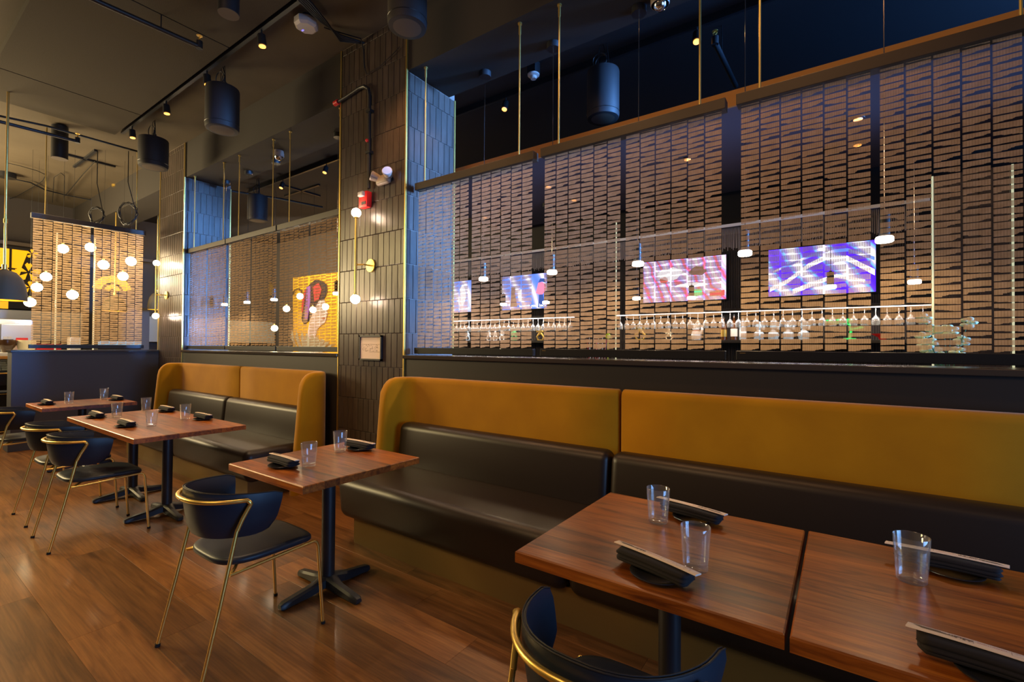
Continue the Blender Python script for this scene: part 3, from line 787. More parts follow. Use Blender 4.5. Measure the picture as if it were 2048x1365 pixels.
screen('woven screen at the right edge of the photo, in front of the large blue television', (-0.50, YS), 0, 1.29, ZT, 0, (0.12, 1.16), 3)
screen('woven screen beside the far tiled column, seen against blue tiles', (-8.10, YS), 0, 1.22, ZT-0.04, 0, (0.16, 1.10), 4)
screen('middle woven screen of the left opening', (-6.86, YS), 0, 1.29, ZT-0.04, 0, (0.30, 1.16), 5)
screen('woven screen touching the near column on its left side, over the yellow mural', (-5.545, YS), 0, 1.29, ZT-0.04, 0, (0.22, 1.19), 6)
screen('woven screen standing on the blue-grey end half wall, with globe lamps behind', (-9.14, 1.46), PI/2, 1.30, 3.25, 0, (0.14, 1.18), 7, 4.5, 0.07)

# ---------------------------------------------------------------- pendants over the bar rail and over the bar
def pendant(x, y, z, ztop, label, group, power, r=0.042, h=0.13):
    o = empty('pendant_lamp', (x, y, z)); tag(o, label, 'lamp', group)
    MB().cyl((0, 0, 0.02), (0, 0, 0.02+h), r*0.62, n=20).cyl((0, 0, 0.02+h), (0, 0, 0.03+h), r*0.25, n=12).build('body', 'black_metal', o, 40)
    MB().lathe([(0.001, -0.012), (r*0.9, -0.012), (r, -0.006), (r, 0.014), (r*0.9, 0.02), (0.001, 0.02)], n=24).build('glowing_ring', 'glow_pendant', o, 40)
    MB().cyl((0, 0, 0.03+h), (0, 0, ztop-z-0.05), 0.0028, n=6).build('cable', 'chrome', o)
    MB().cyl((0, 0, ztop-z-0.05), (0, 0, ztop-z), 0.055, n=20).build('canopy', 'black_metal', o, 40)
    spot('pendant_spot', (0, 0, -0.02), (0, 0, -1.0), power, (1.0, 0.74, 0.44), 150, 0.6, 0.04, o)
    return o
NG = 'ring pendants hung from the beam just behind the screens'
near = [(967, 555, 'first ring pendant right of the near column'), (1104, 546, 'ring pendant at the gap between the first two right screens'),
        (1276, 527, 'ring pendant left of the pink television'), (1490, 508, 'ring pendant between the two televisions on the right'),
        (1769, 481, 'highest-looking ring pendant, right of the large blue television'),
        (449, 608, 'leftmost small ring pendant in the left opening'), (494, 604, 'second ring pendant from the far column'),
        (548, 601, 'third ring pendant from the far column'), (673, 585, 'ring pendant half hidden by the near column')]
for px, py, lab in near:
    p = at_y(px, py, 3.36); pendant(p.x, 3.36, 2.055, 3.97, lab, NG, 34)
for px, py, lab in ((1007, 610, 'small ring pendant over the bar in front of the left television'), (1092, 606, 'small ring pendant by the right edge of the left television'),
                    (1273, 598, 'small ring pendant over the bar below the bright one'), (1383, 597, 'black-bodied pendant in front of the pink television'),
                    (1661, 575, 'black-bodied pendant in front of the large blue television'), (1829, 565, 'small ring pendant farthest right over the bar')):
    p = at_z(px, py, 2.0); pendant(p.x, p.y, 2.0, 3.26, lab, 'pendants over the bar counter', 9, 0.045, 0.12)

# ---------------------------------------------------------------- televisions and bar back
def tv(x0, x1, z0, z1, picture, label, extra):
    o = empty('television', ((x0+x1)/2, 6.0, (z0+z1)/2)); tag(o, label, 'television')
    w, h = (x1-x0)/2, (z1-z0)/2
    MB().box(-w, w, -0.02, 0.026, -h, h, 0.004).build('housing', 'black_plastic', o)
    MB().box(-w+0.012, w-0.012, -0.0225, -0.0195, -h+0.014, h-0.012).build('picture', picture, o)
    for nme, mt, poly in extra:
        MB().prism([(a*w, b*h) for a, b in poly], -0.0245, -0.0228).build(nme, mt, o)
    return o
def blob(cx, cz, rx, rz_, n=14, seed=0, j=0.2):
    rr = random.Random(seed); return [(cx+rx*math.cos(2*PI*i/n)*(1+rr.uniform(-j, j)), cz+rz_*math.sin(2*PI*i/n)*(1+rr.uniform(-j, j))) for i in range(n)]
def streak(pts, w0, w1):
    up = [(x, z+w0+(w1-w0)*i/(len(pts)-1)) for i, (x, z) in enumerate(pts)]
    return pts + up[::-1]
tv(-0.68, 0.30, 2.01, 2.56, 'tv_swirl', 'large television at the right showing violet and white swirls', [
    ('picture_streak', 'tv_white', streak([(-0.95, -0.75), (-0.6, -0.45), (-0.2, 0.1), (0.1, 0.35), (0.5, 0.25), (0.96, -0.35)], 0.16, 0.22)),
    ('picture_streak', 'tv_blue', streak([(-0.9, 0.0), (-0.5, 0.3), (0.0, 0.62), (0.5, 0.62), (0.96, 0.2)], 0.08, 0.14)),
    ('picture_streak', 'tv_white', streak([(-0.5, -0.9), (-0.1, -0.6), (0.3, -0.35), (0.8, -0.6)], 0.2, 0.12))])
tv(-2.12, -1.10, 2.01, 2.56, 'tv_cartoon', 'television behind the middle screen showing a pale pink and lilac picture', [
    ('picture_shape', 'tv_white', blob(-0.3, 0.3, 0.30, 0.30, seed=1)), ('picture_shape', 'tv_brown', blob(0.35, 0.35, 0.18, 0.22, seed=2)),
    ('picture_shape', 'tv_red', blob(-0.45, 0.05, 0.10, 0.15, seed=3)), ('picture_shape', 'tv_white', blob(0.2, -0.25, 0.4, 0.10, seed=4)),
    ('picture_shape', 'tv_green', [(0.25, -0.75), (0.45, -0.75), (0.45, -0.45), (0.25, -0.45)]), ('picture_shape', 'tv_red', [(0.62, -0.8), (0.95, -0.8), (0.95, -0.55), (0.62, -0.6)])])
def capt(o, w, h, body, size=0.06):
    tcv = bpy.data.curves.new('caption', 'FONT'); tcv.body = body; tcv.size = size; tcv.align_x = 'CENTER'
    to = bpy.data.objects.new('t', tcv); C.objects.link(to); dg = bpy.context.evaluated_depsgraph_get()
    me = bpy.data.meshes.new_from_object(to.evaluated_get(dg)); bpy.data.objects.remove(to)
    for v in me.vertices: v.co = Vector((v.co.x, -0.0255, v.co.y))
    me.materials.clear(); me.materials.append(MT['tv_white']); c = place('caption', me, o, (w, 0, h)); return c
t1 = tv(-4.40, -3.56, 2.005, 2.555, 'tv_blue', 'television behind the left screens showing a pink figure on blue', [
    ('picture_shape', 'tv_pink', [(0.52, -0.1), (0.62, 0.45), (0.78, 0.48), (0.92, 0.35), (0.98, 0.1), (0.9, -0.05), (0.80, -0.2), (0.66, -0.2)]),
    ('picture_shape', 'tv_navy', [(0.62, 0.45), (0.70, 0.68), (0.88, 0.66), (0.95, 0.4), (0.78, 0.5)]),
    ('picture_shape', 'tv_navy', [(0.62, -0.9), (0.66, -0.2), (0.82, -0.2), (0.9, -0.9)]),
    ('picture_shape', 'tv_brown', [(-0.60, -0.8), (-0.55, 0.3), (-0.38, 0.32), (-0.38, -0.1), (-0.28, -0.8)]),
    ('picture_shape', 'tv_white', [(-0.25, 0.1), (-0.1, 0.15), (-0.12, -0.5), (-0.22, -0.5)])])
capt(t1, 0.16, -0.235, 'hold oh your back', 0.065)
t0 = tv(-5.45, -5.02, 2.005, 2.555, 'tv_blue', 'partly hidden television at the column edge showing a white shape on blue', [
    ('picture_shape', 'tv_white', [(-0.1, -0.4), (-0.2, 0.5), (0.1, 0.75), (0.35, 0.45), (0.45, 0.0), (0.3, -0.35), (0.1, -0.6)])])
capt(t0, 0.06, -0.22, 'your back', 0.06)

def shelf(name, x0, x1, z, y0, lit, label, led=True):
    o = empty(name, ((x0+x1)/2, y0+0.12, z)); tag(o, label, 'shelf')
    w = (x1-x0)/2
    MB().box(-w, w, -0.12, 6.02-y0-0.12, 0, 0.03, 0.002).build('board', 'black_paint', o)
    if led: MB().box(-w, w, -0.121, -0.104, (-0.010 if lit == 'glow_led' else -0.001), (-0.001 if lit == 'glow_led' else 0.029)).build('led_strip', lit, o)
    for i in range(4):
        x = -w+0.1+(2*w-0.2)*i/3; MB().box(x-0.01, x+0.01, 5.83-y0, 5.90-y0, 0.03, 0.05).build('bracket', 'black_metal', o)
    return o
shelf('glass_shelf', -5.25, -2.90, 1.845, 5.56, 'glow_led', 'lit stemware shelf behind the left screens')
shelf('glass_shelf', -2.30, 0.66, 1.845, 5.56, 'glow_led', 'lit stemware shelf behind the right screens')
shelf('display_shelf', -5.25, -2.90, 1.50, 5.66, None, 'dark shelf of figurines under the left lit shelf', False)
shelf('display_shelf', -2.30, 0.66, 1.50, 5.66, None, 'dark shelf of figurines and bottles under the right lit shelf', False)
shelf('upper_shelf', -5.25, 0.66, 2.79, 5.62, 'glow_upper', 'high shelf with a faint lit edge above the televisions')
fr = MB(); rr = random.Random(5)
for i in range(420):
    x = -5.2+5.8*i/420; fr.cyl((x, 5.70, 2.79), (x+rr.uniform(-.004, .004), 5.70, 2.58-rr.uniform(0, 0.05)), 0.0035, n=4, caps=False)
tag(fr.build('fringe', 'fringe'), 'pale bead fringe hanging under the high shelf', 'fringe', kind='stuff')
fr = MB()
for i in range(300):
    x = -5.2+5.8*i/300; fr.cyl((x, 6.035, 2.6), (x+rr.uniform(-.01, .01), 6.035, 0.0), 0.006, n=4, caps=False)
tag(fr.build('bead_curtain', 'wall_paint'), 'dark hanging strands backing the bar shelves', 'bead curtain', kind='stuff')
for x0, x1 in ((-5.2, -2.95), (-2.25, 0.6)):
    area('shelf_led_light', ((x0+x1)/2, 5.60, 1.83), ((x0+x1)/2, 5.70, 0.5), x1-x0, 0.03, 14, (1.0, 0.84, 0.74))
sg = MB().lathe([(0.034, 0.0), (0.034, -0.003), (0.004, -0.008), (0.0035, -0.075), (0.012, -0.088), (0.030, -0.11), (0.036, -0.14), (0.032, -0.175), (0.031, -0.175), (0.035, -0.14), (0.029, -0.112), (0.001, -0.095)], n=10).mesh('stemware', 'stem_glass', 60)
n = 0
for x0, x1 in ((-5.2, -2.92), (-2.28, 0.62)):
    x = x0
    while x < x1:
        g = place('stemware', sg, None, (x, 5.63, 1.845)); tag(g, 'upside-down stem glass hanging in the row under the %s lit bar shelf' % ('left' if x < -2.6 else 'right'), 'glass', 'stemware hanging beneath the lit shelves'); x += 0.085

def figurine(x, z, h, m, label, pose=0, y=5.79, name='figurine'):
    k = h/0.2; mb = MB()
    mb.cyl((0, 0, 0), (0, 0, 0.012*k), 0.045*k, n=14)
    for s in (-1, 1):
        mb.tube([(s*0.038*k, 0, 0.012*k), (s*(0.045+0.01*pose)*k, -0.005*k, 0.05*k), (s*0.018*k, 0, 0.09*k)], [0.012*k, 0.012*k, 0.018*k], 8)
        mb.tube([(s*0.02*k, 0, 0.14*k), (s*0.052*k, -0.01*k, 0.115*k), (s*(0.06 if pose else 0.035)*k, -0.02*k, (0.15 if pose else 0.095)*k)], [0.012*k, 0.010*k, 0.009*k], 8)
    mb.lathe([(0.001, 0.08*k), (0.026*k, 0.085*k), (0.030*k, 0.10*k), (0.026*k, 0.12*k), (0.032*k, 0.14*k), (0.020*k, 0.152*k), (0.009*k, 0.158*k), (0.001, 0.16*k)], n=12)
    mb.ball((0, 0, 0.178*k), 0.022*k, 12)
    o = mb.build(name, m, None, 50, (x, y, z)); tag(o, label, 'figurine', 'small figurines on the bar shelves'); return o
ZS = 1.5355
figurine(-5.27, ZS, 0.17, 'gold_paint', 'amber figurine close to the column edge behind the first screen', 1)
figurine(-4.93, ZS, 0.16, 'grey_porcelain', 'small pale grey figurine beside the dark strip in the first screen')
for i, x in enumerate((-4.50, -4.38, -4.25)):
    figurine(x, ZS, 0.16, 'white_porcelain', ('leftmost', 'middle', 'rightmost')[i]+' of the three white figurines with raised arms', 1)
figurine(-4.02, ZS, 0.19, 'green_jade', 'pale green standing figurine right of the white trio')
figurine(-3.56, ZS, 0.21, 'gold_paint', 'golden warrior figurine seen in the gap between the first two screens', 1)
figurine(-2.08, ZS, 0.24, 'gold_paint', 'tall golden figurine with outstretched arms near the right shelf start', 1)
figurine(-1.72, ZS, 0.14, 'cream', 'cream figurine between the golden one and the white cat shape', 1)
def catfig(x):
    mb = MB().lathe([(0.001, 0), (0.05, 0.0), (0.06, 0.04), (0.052, 0.09), (0.030, 0.115), (0.001, 0.12)], n=14).ball((0, -0.005, 0.145), 0.045, 14)
    for s in (-1, 1): mb.cyl((s*0.028, 0, 0.175), (s*0.034, 0, 0.215), 0.014, 0.001, 8)
    mb.tube([(0.045, -0.02, 0.06), (0.075, -0.03, 0.12), (0.07, -0.03, 0.17)], 0.014, 8)
    o = mb.build('figurine', 'white_porcelain', None, 50, (x, 5.78, ZS)); tag(o, 'white beckoning cat figurine under the pink television', 'figurine', 'small figurines on the bar shelves')
    c = MB().tube([(0.034*math.cos(2*PI*i/12), 0.034*math.sin(2*PI*i/12), 0.108) for i in range(12)], 0.006, 6, True).build('collar', 'red_plastic', o)
catfig(-1.40)
def bust(x, lab):
    mb = MB().lathe([(0.001, 0), (0.05, 0.0), (0.048, 0.02), (0.058, 0.05), (0.045, 0.08), (0.02, 0.10), (0.018, 0.115), (0.001, 0.12)], n=14).ball((0, 0, 0.145), 0.036, 12, 1.15)
    mb.tube([(-0.01, 0, 0.19), (0.03, 0, 0.185), (0.05, 0, 0.15), (0.045, 0, 0.11)], 0.014, 8)
    o = mb.build('figurine', 'grey_porcelain', None, 50, (x, 5.78, ZS)); tag(o, lab, 'figurine', 'small figurines on the bar shelves')
for i, x in enumerate((-0.74, -0.60, -0.46, -0.32)): bust(x, ('first', 'second', 'third', 'fourth')[i]+' from left of the four pale crouching busts')
mb = MB().tube([(0, 0, 0), (0.01, 0, 0.08), (0.0, 0, 0.15), (-0.08, 0, 0.17), (-0.17, 0, 0.165)], 0.012, 8).tube([(0.005, 0, 0.1), (0.07, 0, 0.11), (0.10, 0, 0.10)], 0.012, 8).ball((-0.17, 0, 0.185), 0.035, 12, 0.7).ball((-0.09, 0, 0.195), 0.03, 12, 0.7).ball((0.0, 0, 0.19), 0.028, 10).ball((0.09, 0, 0.115), 0.026, 10, 0.7).lathe([(0.001, 0), (0.06, 0), (0.05, 0.015), (0.001, 0.018)], n=12)
tag(mb.build('ornament', 'green_bright', None, 50, (0.07, 5.78, ZS)), 'bright green branching ornament on the right shelf', 'ornament')
def bottle(x, m, h, lab, lm='label_paper', y=5.78):
    k = h/0.3; r = 0.036
    o = MB().lathe([(0.001, 0), (r, 0), (r, 0.17*k), (r*0.9, 0.195*k), (0.014, 0.225*k), (0.013, 0.28*k), (0.001, 0.281*k)], n=18).build('bottle', m, None, 50, (x, y, ZS))
    tag(o, lab, 'bottle', 'spirit bottles on the right bar shelf')
    MB().cyl((0, 0, 0.04*k), (0, 0, 0.13*k), r+0.001, n=18).build('label', lm, o, 40)
    MB().cyl((0, 0, 0.276*k), (0, 0, 0.30*k), 0.016, n=12).build('cap', 'black_plastic', o, 40)
bottle(-1.10, 'amber_glass', 0.27, 'dark bottle with gold label left of the gap between right screens', 'gold_paint')
bottle(-0.99, 'amber_glass', 0.29, 'amber bottle with white label in the gap between right screens')
bottle(-0.90, 'grey_porcelain', 0.26, 'pale bottle beside the amber one in the gap', 'white_porcelain')
tag(MB().lathe([(0.001, 0), (0.03, 0), (0.035, 0.02), (0.085, 0.05), (0.087, 0.056), (0.001, 0.04)], n=20).build('bowl', 'red_plastic', None, 50, (0.33, 5.78, ZS)), 'shallow red bowl right of the green ornament', 'bowl')
# bar counter behind the rail
bc = empty('bar_counter', (-2.3, 4.8, 0)); tag(bc, 'dark bar counter running behind the screens', 'counter')
MB().box(-3.0, 3.2, -0.30, 0.30, 1.02, 1.07, 0.004).build('counter_top', 'cap', bc)
MB().box(-2.95, 3.2, -0.15, 0.25, 0.0, 1.02).build('counter_body', 'black_paint', bc)
for px, kind in ((1188, 0), (1208, 1), (1312, 1)):
    pass
for i, (x, lab) in enumerate(((at_y(1185, 700, 4.75).x, 'left jar of straws and stirrers on the bar counter'), (at_y(1203, 700, 4.75).x, 'right jar of bar tools on the bar counter'))):
    o = MB().lathe([(0.001, 0), (0.04, 0), (0.042, 0.16), (0.038, 0.16), (0.036, 0.01), (0.001, 0.01)], n=16).build('tool_jar', 'glass', None, 50, (x, 4.75, 1.071)); tag(o, lab, 'jar')
    for k in range(7):
        a = k*0.9; MB().tube([(0.01*math.cos(a), 0.01*math.sin(a), 0.02), (0.06*math.cos(a), 0.06*math.sin(a), 0.42+0.04*(k % 3))], 0.003, 6).build('stirrer', ('chrome', 'red_plastic', 'white_porcelain')[k % 3], o)
tag(MB().ball((0, 0, 0.49), 0.030, 14).cyl((0, 0, 0.0), (0, 0, 0.47), 0.004, n=6).cyl((0, 0, 0), (0, 0, 0.01), 0.04, n=14).build('stirrer_ball', 'lime', None, 50, (at_y(1208+8, 690, 4.7).x, 4.70, 1.0705)), 'small lime-coloured ball on a stick beside the bar tool jars', 'ball')
# flowers on the bar rail at the right
va = MB().lathe([(0.001, 0), (0.05, 0), (0.062, 0.05), (0.045, 0.11), (0.035, 0.14), (0.030, 0.14), (0.001, 0.02)], n=18).build('flower_vase', 'white_porcelain', None, 50, (at_y(1897, 700, 4.62).x, 4.62, 1.071)); tag(va, 'pale green flowers in a white vase behind the right screen', 'flowers')
rr = random.Random(12)
for i in range(14):
    t = Vector((rr.uniform(-0.15, 0.12), rr.uniform(-0.08, 0.08), rr.uniform(0.30, 0.62)))
    MB().tube([(0, 0, 0.1), (t.x*0.4, t.y*0.4, t.z*0.6), t], 0.003, 5).build('stem', 'leaf', va)
    mb = MB()
    for k in range(5):
        a = k*2*PI/5+i; d = Vector((math.cos(a), 0.3*math.sin(a), math.sin(a))); c_ = t+d*0.028; mb.ball((c_.x, c_.y, c_.z), 0.024, 8, 0.6)
    mb.ball((t.x, t.y-0.01, t.z), 0.012, 8); mb.build('blossom', 'petal', va, 60)
# made-up blue tiled partition in place of a column reflection; edges glow by emission
sp_ = empty('standin_partition', (0.83, 5.15, 0)); tag(sp_, 'made-up blue tiled partition for a column reflection, with glowing edge strips, behind the right screen', 'partition')
MB().box(-0.20, 0.24, 0.0, 0.12, 0, 2.87).build('core', 'grout', sp_)
for r_ in range(9):
    for q in range(5):
        z0 = 0.02+r_*TH; h_ = min(TH-TG, 2.87-z0)
        place('tile', tilemesh(0.084, h_, (r_+q) % 4), sp_, (-0.198+q*0.0875, 0.0, z0))
for x in (-0.212, 0.25): MB().box(x-0.006, x+0.006, -0.016, 0.0, 0.02, 2.87).build('edge_strip', 'trim_painted_glow', sp_)
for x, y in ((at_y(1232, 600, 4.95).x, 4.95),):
    o = MB().box(-0.005, 0.005, -0.005, 0.005, 0, at_y(1232, 445, 4.95).z-1.071).build('brass_post', 'trim_painted_glow', None, False, (x, y, 1.071)); tag(o, 'thin vertical post with painted-in glow seen through the middle screen', 'post')

# ---------------------------------------------------------------- wall fittings on the columns
def sconce(x, y, label):
    o = empty('wall_sconce', (x, y, 2.30)); tag(o, label, 'lamp', 'two-globe brass wall sconces')
    MB().cyl((0, -0.115, -0.37), (0, -0.115, 0.37), 0.011, n=12).build('stem', 'brass', o, 40)
    MB().cyl((0.085, -0.013, -0.085), (0.085, 0, -0.085), 0.062, n=32).build('backplate', 'brass', o, 40)
    MB().tube([(0.085, -0.012, -0.085), (0.075, -0.08, -0.085), (0.0, -0.115, -0.085)], 0.008, 8).build('arm', 'brass', o, 40)
    for s in (-1, 1):
        z = s*0.415
        MB().cyl((0, -0.115, s*0.365), (0, -0.115, s*0.385), 0.02, n=14).build('socket', 'brass', o, 40)
        MB().ball((0, -0.115, z), 0.045, 20).build('globe_bulb', 'glow_sconce', o, 60)
        point('sconce_light', (0, -0.135, z), 11, (1.0, 0.68, 0.47), 0.045, o)
    return o
sconce(-3.805, 2.922, 'brass two-globe wall sconce on the near column')
sconce(-8.80, 2.922, 'brass two-globe wall sconce on the far column')
fa = empty('fire_alarm', (-3.78, 2.922, 2.86)); tag(fa, 'red fire alarm strobe above the near sconce', 'alarm')
MB().rbox(-0.062, 0.062, -0.062, 0, -0.082, 0.072, 0.008, 2).build('housing', 'red_plastic', fa, 40)
MB().rbox(-0.045, 0.035, -0.092, -0.058, 0.018, 0.066, 0.010, 3).build('strobe_lens', 'clear_plastic', fa, 40)
MB().box(-0.015, 0.048, -0.066, -0.061, -0.060, -0.03).build('sounder_grille', 'print_black', fa)
el = empty('emergency_light', (-3.52, 2.922, 3.03)); tag(el, 'grey emergency light with two round heads on the near column', 'emergency light')
MB().rbox(-0.095, 0.095, -0.055, 0, -0.075, 0.02, 0.03, 4).build('body', 'grey_plastic', el, 50)
for s in (-1, 1):
    a = Vector((s*0.085, -0.045, 0.005)); d = Vector((s*0.55, -0.75, 0.30)).normalized()
    hd = MB().cyl(a-d*0.03, a+d*0.045, 0.035, 0.048, 20).build('lamp_head', 'grey_plastic', el, 40)
    MB().cyl(a+d*0.0455, a+d*0.050, 0.042, n=20).build('lens', 'clear_plastic', hd, 40)
pf = empty('picture_frame', (-3.70, 2.920, 1.42)); tag(pf, 'small framed sketch on the near column above the booth', 'picture')
for a in ((-0.165, -0.150, -0.12, 0.12), (0.150, 0.165, -0.12, 0.12), (-0.165, 0.165, 0.105, 0.12), (-0.165, 0.165, -0.12, -0.105)):
    MB().box(a[0], a[1], -0.022, 0, a[2], a[3]).build('frame_bar', 'black_metal', pf)
MB().box(-0.150, 0.150, -0.010, -0.002, -0.105, 0.105).build('paper_sheet', 'paper', pf)
mb = MB(); rr = random.Random(4)
for _ in range(60):
    x, z = rr.uniform(-0.125, 0.11), rr.uniform(-0.035, 0.03); l = rr.uniform(0.004, 0.018)
    if rr.random() < 0.75: mb.box(x, min(0.13, x+l), -0.0112, -0.0102, z, z+0.0022)
    else: mb.box(x, x+0.0022, -0.0112, -0.0102, z, min(0.036, z+l*0.6))
mb.box(-0.13, 0.13, -0.0112, -0.0102, 0.034, 0.036).box(-0.02, 0.13, -0.0112, -0.0102, -0.038, -0.036).build('sketch_lines', 'print_grey', pf)
cdt = MB().tube([(-4.24, 2.895, 3.955), (-4.10, 2.895, 3.965), (-3.90, 2.895, 3.99), (-3.82, 2.895, 3.985), (-3.755, 2.895, 3.94), (-3.735, 2.895, 3.86), (-3.735, 2.895, 3.5), (-3.735, 2.895, 2.96)], 0.016, 10).build('conduit', 'black_metal', None, 50)
tag(cdt, 'black conduit bending down the near column to the red alarm', 'pipe')
for z in (3.7, 3.3): MB().box(-3.765, -3.705, 2.874, 2.922, z, z+0.025).build('clamp', 'black_metal', cdt)
MB().ball((-3.74, 2.872, 3.42), 0.017, 12).build('red_cap', 'red_plastic', cdt, 60)
MB().cyl((-4.30, 2.895, 3.95), (-4.24, 2.895, 3.955), 0.026, n=14).build('red_cap', 'red_plastic', cdt, 40)
cw = MB().tube([(-4.05, 2.60, 4.485), (-3.95, 2.75, 4.47), (-3.86, 2.88, 4.46), (-3.85, 2.905, 4.35), (-3.84, 2.905, 4.22), (-3.83, 2.905, 4.17)], 0.007, 6).tube([(-3.83, 2.905, 4.17), (-3.80, 2.905, 4.10), (-3.6, 2.905, 4.11), (-3.4, 2.905, 4.17), (-3.33, 2.905, 4.20)], 0.004, 6)
tag(cw.build('loose_cable', 'black_metal', None, 50), 'loose cable drooping over the top of the near column', 'cable')

# ---------------------------------------------------------------- ceiling things
def track_head(x, y, z, parent, tilt=(0.1, -0.25)):
    d = Vector((tilt[0], tilt[1], -1)).normalized(); p = Vector((x, y, z))
    h = MB().cyl(p, p+Vector((0, 0, -0.06)), 0.008, n=8).cyl(p+Vector((0, 0, -0.05)), p+Vector((0, 0, -0.05))+d*0.105, 0.036, 0.040, 20).build('spot_head', 'black_metal', parent, 40)
    q = p+Vector((0, 0, -0.05))+d*0.106
    MB().cyl(q, q+d*0.006, 0.030, n=20).build('bulb', 'glow_track', h)
    return q+d*0.02, d
tr = empty('track_light', (0, 0, 0)); tag(tr, 'black ceiling track with orange spots along the dining side', 'track light')
MB().box(-8.35, 2.6, 2.215, 2.25, 4.425, 4.455).build('rail', 'black_metal', tr)
MB().box(-8.35, 2.6, 2.225, 2.24, 4.455, 4.50).build('hanger_strip', 'black_metal', tr)
for px, py in ((520, 95), (411, 168), (330, 221), (262, 269)):
    p = at_y(px, py, 2.22); q, d = track_head(p.x, 2.232, 4.425, tr, (0.08, 0.05)); spot('track_spot', q, q+Vector((0.15, -0.7, -4)), 85, (1.0, 0.55, 0.24), 75, 0.8, 0.03)
for x, y_, pw in ((-3.2, 2.232, 95), (-1.7, 2.232, 80), (-0.3, 2.232, 75), (1.2, 2.232, 65)):
    q, d = track_head(x, y_, 4.425, tr, (0.08, 0.15)); spot('track_spot', q, (x+0.2, 3.0, 2.3 if x < -1 else 2.9), pw, (1.0, 0.50, 0.20), 80 if x < -1 else 58, 0.8, 0.03)
tr2 = empty('track_light', (0, 0, 0)); tag(tr2, 'black ceiling track with orange spots over the bar side', 'track light')
MB().box(-9.5, 2.6, 4.50, 4.535, 4.42, 4.45).build('rail', 'black_metal', tr2)
MB().box(-9.5, 2.6, 4.51, 4.525, 4.45, 4.50).build('hanger_strip', 'black_metal', tr2)
for px, py in ((1010, 203), (1185, 140), (1393, 70), (564, 362), (651, 333)):
    p = at_y(px, py, 4.50); q, d = track_head(p.x, 4.517, 4.42, tr2, (0.05, -0.35))
    spot('track_spot', q, (p.x+0.1, 3.3, 3.0), 26, (1.0, 0.5, 0.16), 95, 0.9, 0.03)

def speaker(x, y, zb, zt, r, label, zc):
    o = empty('hanging_speaker', (x, y, zb)); tag(o, label, 'speaker', 'black cylinder speakers hung from the ceiling')
    h = zt-zb
    MB().lathe([(r*0.90, 0.0), (r*0.96, 0.004), (r, 0.03), (r*1.0, h*0.96), (r*0.97, h), (0.001, h)], n=40).build('body', 'speaker_black', o, 50)
    MB().lathe([(0.001, -0.004), (r*0.6, -0.003), (r*0.89, 0.004), (r*0.9, 0.010), (0.001, 0.010)], n=40).build('grille', 'grille', o, 50)
    MB().tube([(r*1.002*math.cos(2*PI*i/40), r*1.002*math.sin(2*PI*i/40), 0.055) for i in range(40)], 0.003, 6, True).build('band', 'black_plastic', o)
    for s in (-0.4, 0.4):
        MB().cyl((s*r, 0, h), (s*r, 0, h+0.05), 0.012, n=8).cyl((s*r, 0, h+0.05), (s*r*0.6, 0, zc-zb), 0.0035, n=6).build('hanger', 'black_metal', o, 40)
    pts = [(0.07*math.cos(a)-0.03, 0.03*math.sin(a*0.5), h+0.12+0.07*math.sin(a)) for a in [i*2*PI/14 for i in range(30)]]
    MB().tube([(0, 0, h)] + pts + [(0, 0, zc-zb)], 0.005, 6).build('cable', 'black_metal', o, 60)
speaker(-5.57, 2.36, 3.80, 4.26, 0.165, 'black hanging speaker nearest the near column on the dining side', 4.5)
speaker(-7.70, 2.40, 3.855, 4.246, 0.171, 'black hanging speaker farther left, beyond the end of the track', 4.5)
speaker(-2.71, 2.44, 3.87, 4.38, 0.147, 'large black hanging speaker cut off by the top edge', 4.5)
speaker(-1.96, 4.36, 3.74, 4.22, 0.161, 'black hanging speaker lit blue, over the right screens', 4.5)
speaker(-8.78, 4.34, 3.72, 4.18, 0.168, 'black hanging speaker over the left screens, behind the beam', 4.5)

def can(x, y, z0, z1, zc, r, label):
    o = empty('cylinder_downlight', (x, y, z0)); tag(o, label, 'lamp', 'black cylinder downlights')
    h = z1-z0
    MB().lathe([(r*0.78, 0.03), (r*0.86, 0.0), (r, 0.0), (r, h), (0.001, h)], n=28).build('body', 'black_metal', o, 50)
    MB().lathe([(r*0.86, -0.001), (r*0.99, -0.001), (r*0.99, -0.003), (r*0.86, -0.003)], n=28).build('rim', 'grille', o, 40)
    MB().cyl((0, 0, h), (0, 0, zc-z0), r*0.55, n=16).build('mount', 'black_metal', o, 40)
can(-8.95, 1.70, 4.03, 4.48, 4.5, 0.090, 'slim black cylinder downlight at upper left, below the pipes')
can(-3.77, 1.63, 3.93, 4.39, 4.405, 0.0715, 'slim black cylinder downlight cut off by the top edge')

def pipe(pts, r, label, head=None, hang=()):
    o = MB().tube(pts, r, 12).build('sprinkler_pipe', 'black_metal', None, 50); tag(o, label, 'pipe', 'sprinkler pipes under the ceiling')
    if head:
        x, y, z = head
        h = MB().cyl((x, y, z-0.02), (x, y, z+0.05), r*1.3, n=12).build('elbow', 'black_metal', o, 40)
        MB().cyl((x, y, z+0.05), (x, y, z+0.075), 0.009, n=10).cyl((x, y, z+0.10), (x, y, z+0.104), 0.026, n=14).tube([(x-0.012, y, z+0.07), (x-0.018, y, z+0.085), (x, y, z+0.102)], 0.003, 6).tube([(x+0.012, y, z+0.07), (x+0.018, y, z+0.085), (x, y, z+0.102)], 0.003, 6).build('sprinkler_head', 'brass', h, 40)
    for x, y, z, zc in hang:
        MB().cyl((x, y, z), (x, y, zc), 0.005, n=8).tube([(x, y+0, z)]+[(x+r*1.25*math.sin(a), y, z-r*1.25+r*1.25*math.cos(a)) for a in [i*2*PI/10 for i in range(11)]], 0.004, 6).build('hanger', 'black_metal', o, 40)
    return o
